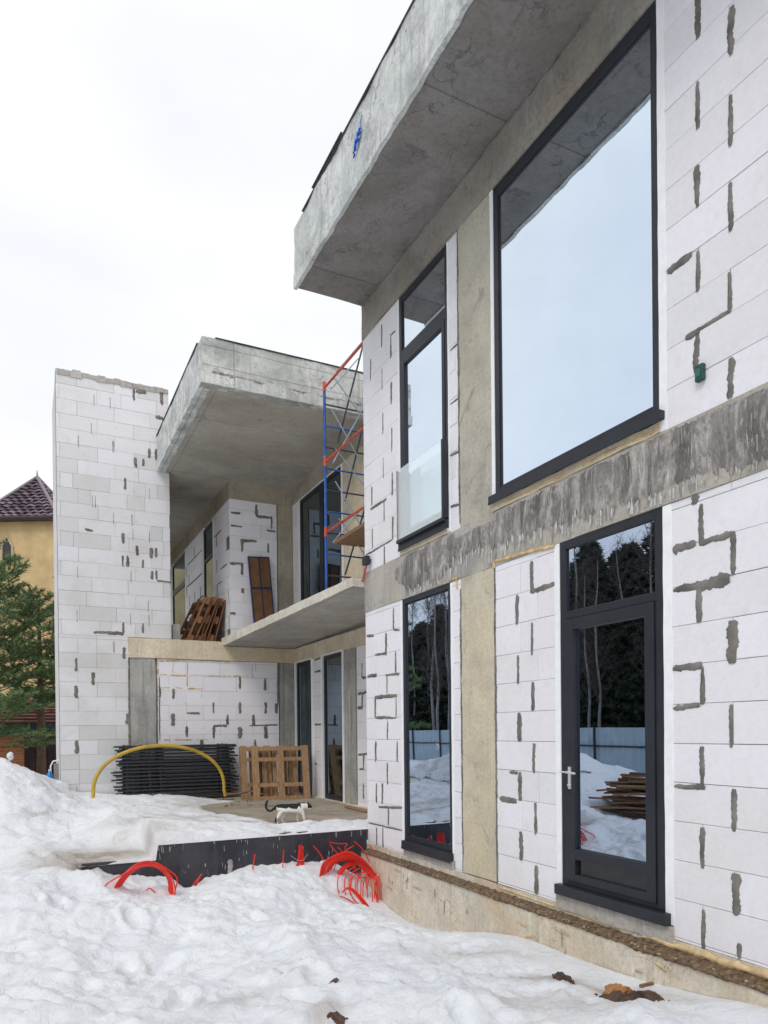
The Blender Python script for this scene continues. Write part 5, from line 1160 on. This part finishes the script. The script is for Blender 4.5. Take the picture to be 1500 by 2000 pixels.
# garage
gr = thing('brick_garage', 'low orange brick garage with maroon door under a red tiled roof', 'garage', (0, 0, 0))
def brick_mat():
    m, t, b = mat('orange_brick'); mp = nd(t, 'ShaderNodeMapping'); tcn = nd(t, 'ShaderNodeTexCoord'); mp.inputs['Rotation'].default_value = (PI/2, 0, 0); t.links.new(tcn.outputs['Object'], mp.inputs[0])
    br = nd(t, 'ShaderNodeTexBrick'); t.links.new(mp.outputs[0], br.inputs['Vector']); br.inputs['Scale'].default_value = 1; br.inputs['Brick Width'].default_value = .25; br.inputs['Row Height'].default_value = .08; br.inputs['Mortar Size'].default_value = .008
    br.inputs['Color1'].default_value = (.50, .17, .06, 1); br.inputs['Color2'].default_value = (.36, .11, .045, 1); br.inputs['Mortar'].default_value = (.33, .25, .18, 1)
    t.links.new(br.outputs['Color'], b.inputs['Base Color']); b.inputs['Roughness'].default_value = .85; return m
M_br = brick_mat(); YG = 21.8; MG = mapy(YG)
b = MB(); b.box(MG, -3.2, -.04, -1.8, -.02, 0, -4); b.build('wall', M_br, gr); b = MB(); b.box(MG, 2.0, 2.6, -1.8, -.02, 0, -4); b.build('wall', M_br, gr)
b = MB(); b.box(MG, -.04, 2.0, -1.8, -.03, -.12, -.2); 
for k in range(14): b.box(MG, -.04+k*.145, .075+k*.145, -1.8, -.03, -.10, -.125)
b.build('door', M_maroon, gr)
b = MB(); b.box(MG, -.62, 2.7, -.02, .33, .18, -.1); b.build('fascia', M_dgreen, gr)
b = MB(); zr0, zr1 = .30, 1.05
for r_ in range(8):
    for j in range(22):
        x0 = -3.4+j*.28; t0, t1 = r_/8, (r_+1.1)/8; tt = random.random()
        P4 = [(x0, YG-.4+2.4*t0, zr0+(zr1-zr0)*t0+.04), (x0+.28, YG-.4+2.4*t0, zr0+(zr1-zr0)*t0+.04), (x0+.28, YG-.4+2.4*t1, zr0+(zr1-zr0)*t1), (x0, YG-.4+2.4*t1, zr0+(zr1-zr0)*t1)]
        b.face(P4, 0, tt); b.face([P4[0], P4[1], (P4[1][0], P4[1][1], P4[1][2]-.05), (P4[0][0], P4[0][1], P4[0][2]-.05)], 0, 0)
b.build('roof', leaf_mat('red_roof_tiles', (.10, .03, .025), (.24, .075, .05)), gr, fix=False)
# things by the tower foot
bt = thing('plastic_bottle', 'bright blue plastic bottle beside the foot of the block tower', 'bottle', tuple(hit(97, 1522, 'y', 13.6)+Vector((0, 0, -.03))))
b = MB(); b.tube([(0, 0, 0), (0, 0, .10), (0, 0, .14), (0, 0, .17)], [.055, .055, .03, .016], 12); b.build('bottle_body', M_cyan, bt)
b = MB(); b.tube([(0, 0, .17), (0, 0, .20)], .02, 10); b.build('cap', M_white, bt)
fr_ = thing('grey_trough', 'grey board crate with a bent white pipe left of the block tower', 'crate', (.2, 14.1, -1.0))
p0, p1 = hit(104, 1530, 'y', 14.1)-Vector((.2, 14.1, -1.0)), hit(119, 1492, 'y', 14.1)-Vector((.2, 14.1, -1.0))
b = MB(); b.box(mapw, p0.x+.02, p1.x+.06, p0.z-.1, p1.z, 0, .3); b.build('crate_body', M_greyb, fr_, bevel=.01)
b = MB(); b.tube([(p0.x-.04, -.03, p0.z-.05), (p0.x-.04, -.03, p1.z-.03), (p0.x, -.03, p1.z+.05), (p0.x+.1, -.03, p1.z+.07), (p1.x+.1, -.03, p1.z+.05)], .014, 7); b.build('pipe', M_white, fr_)
p = hit(20, 1472, 'y', 13.0); b = MB(); rock(b, (p.x, p.y, p.z-.04), .055, 4, 1.1, 0, 9); tag(b.build('sack', M_white), 'small white sack on the snow bank at the left edge', 'sack')
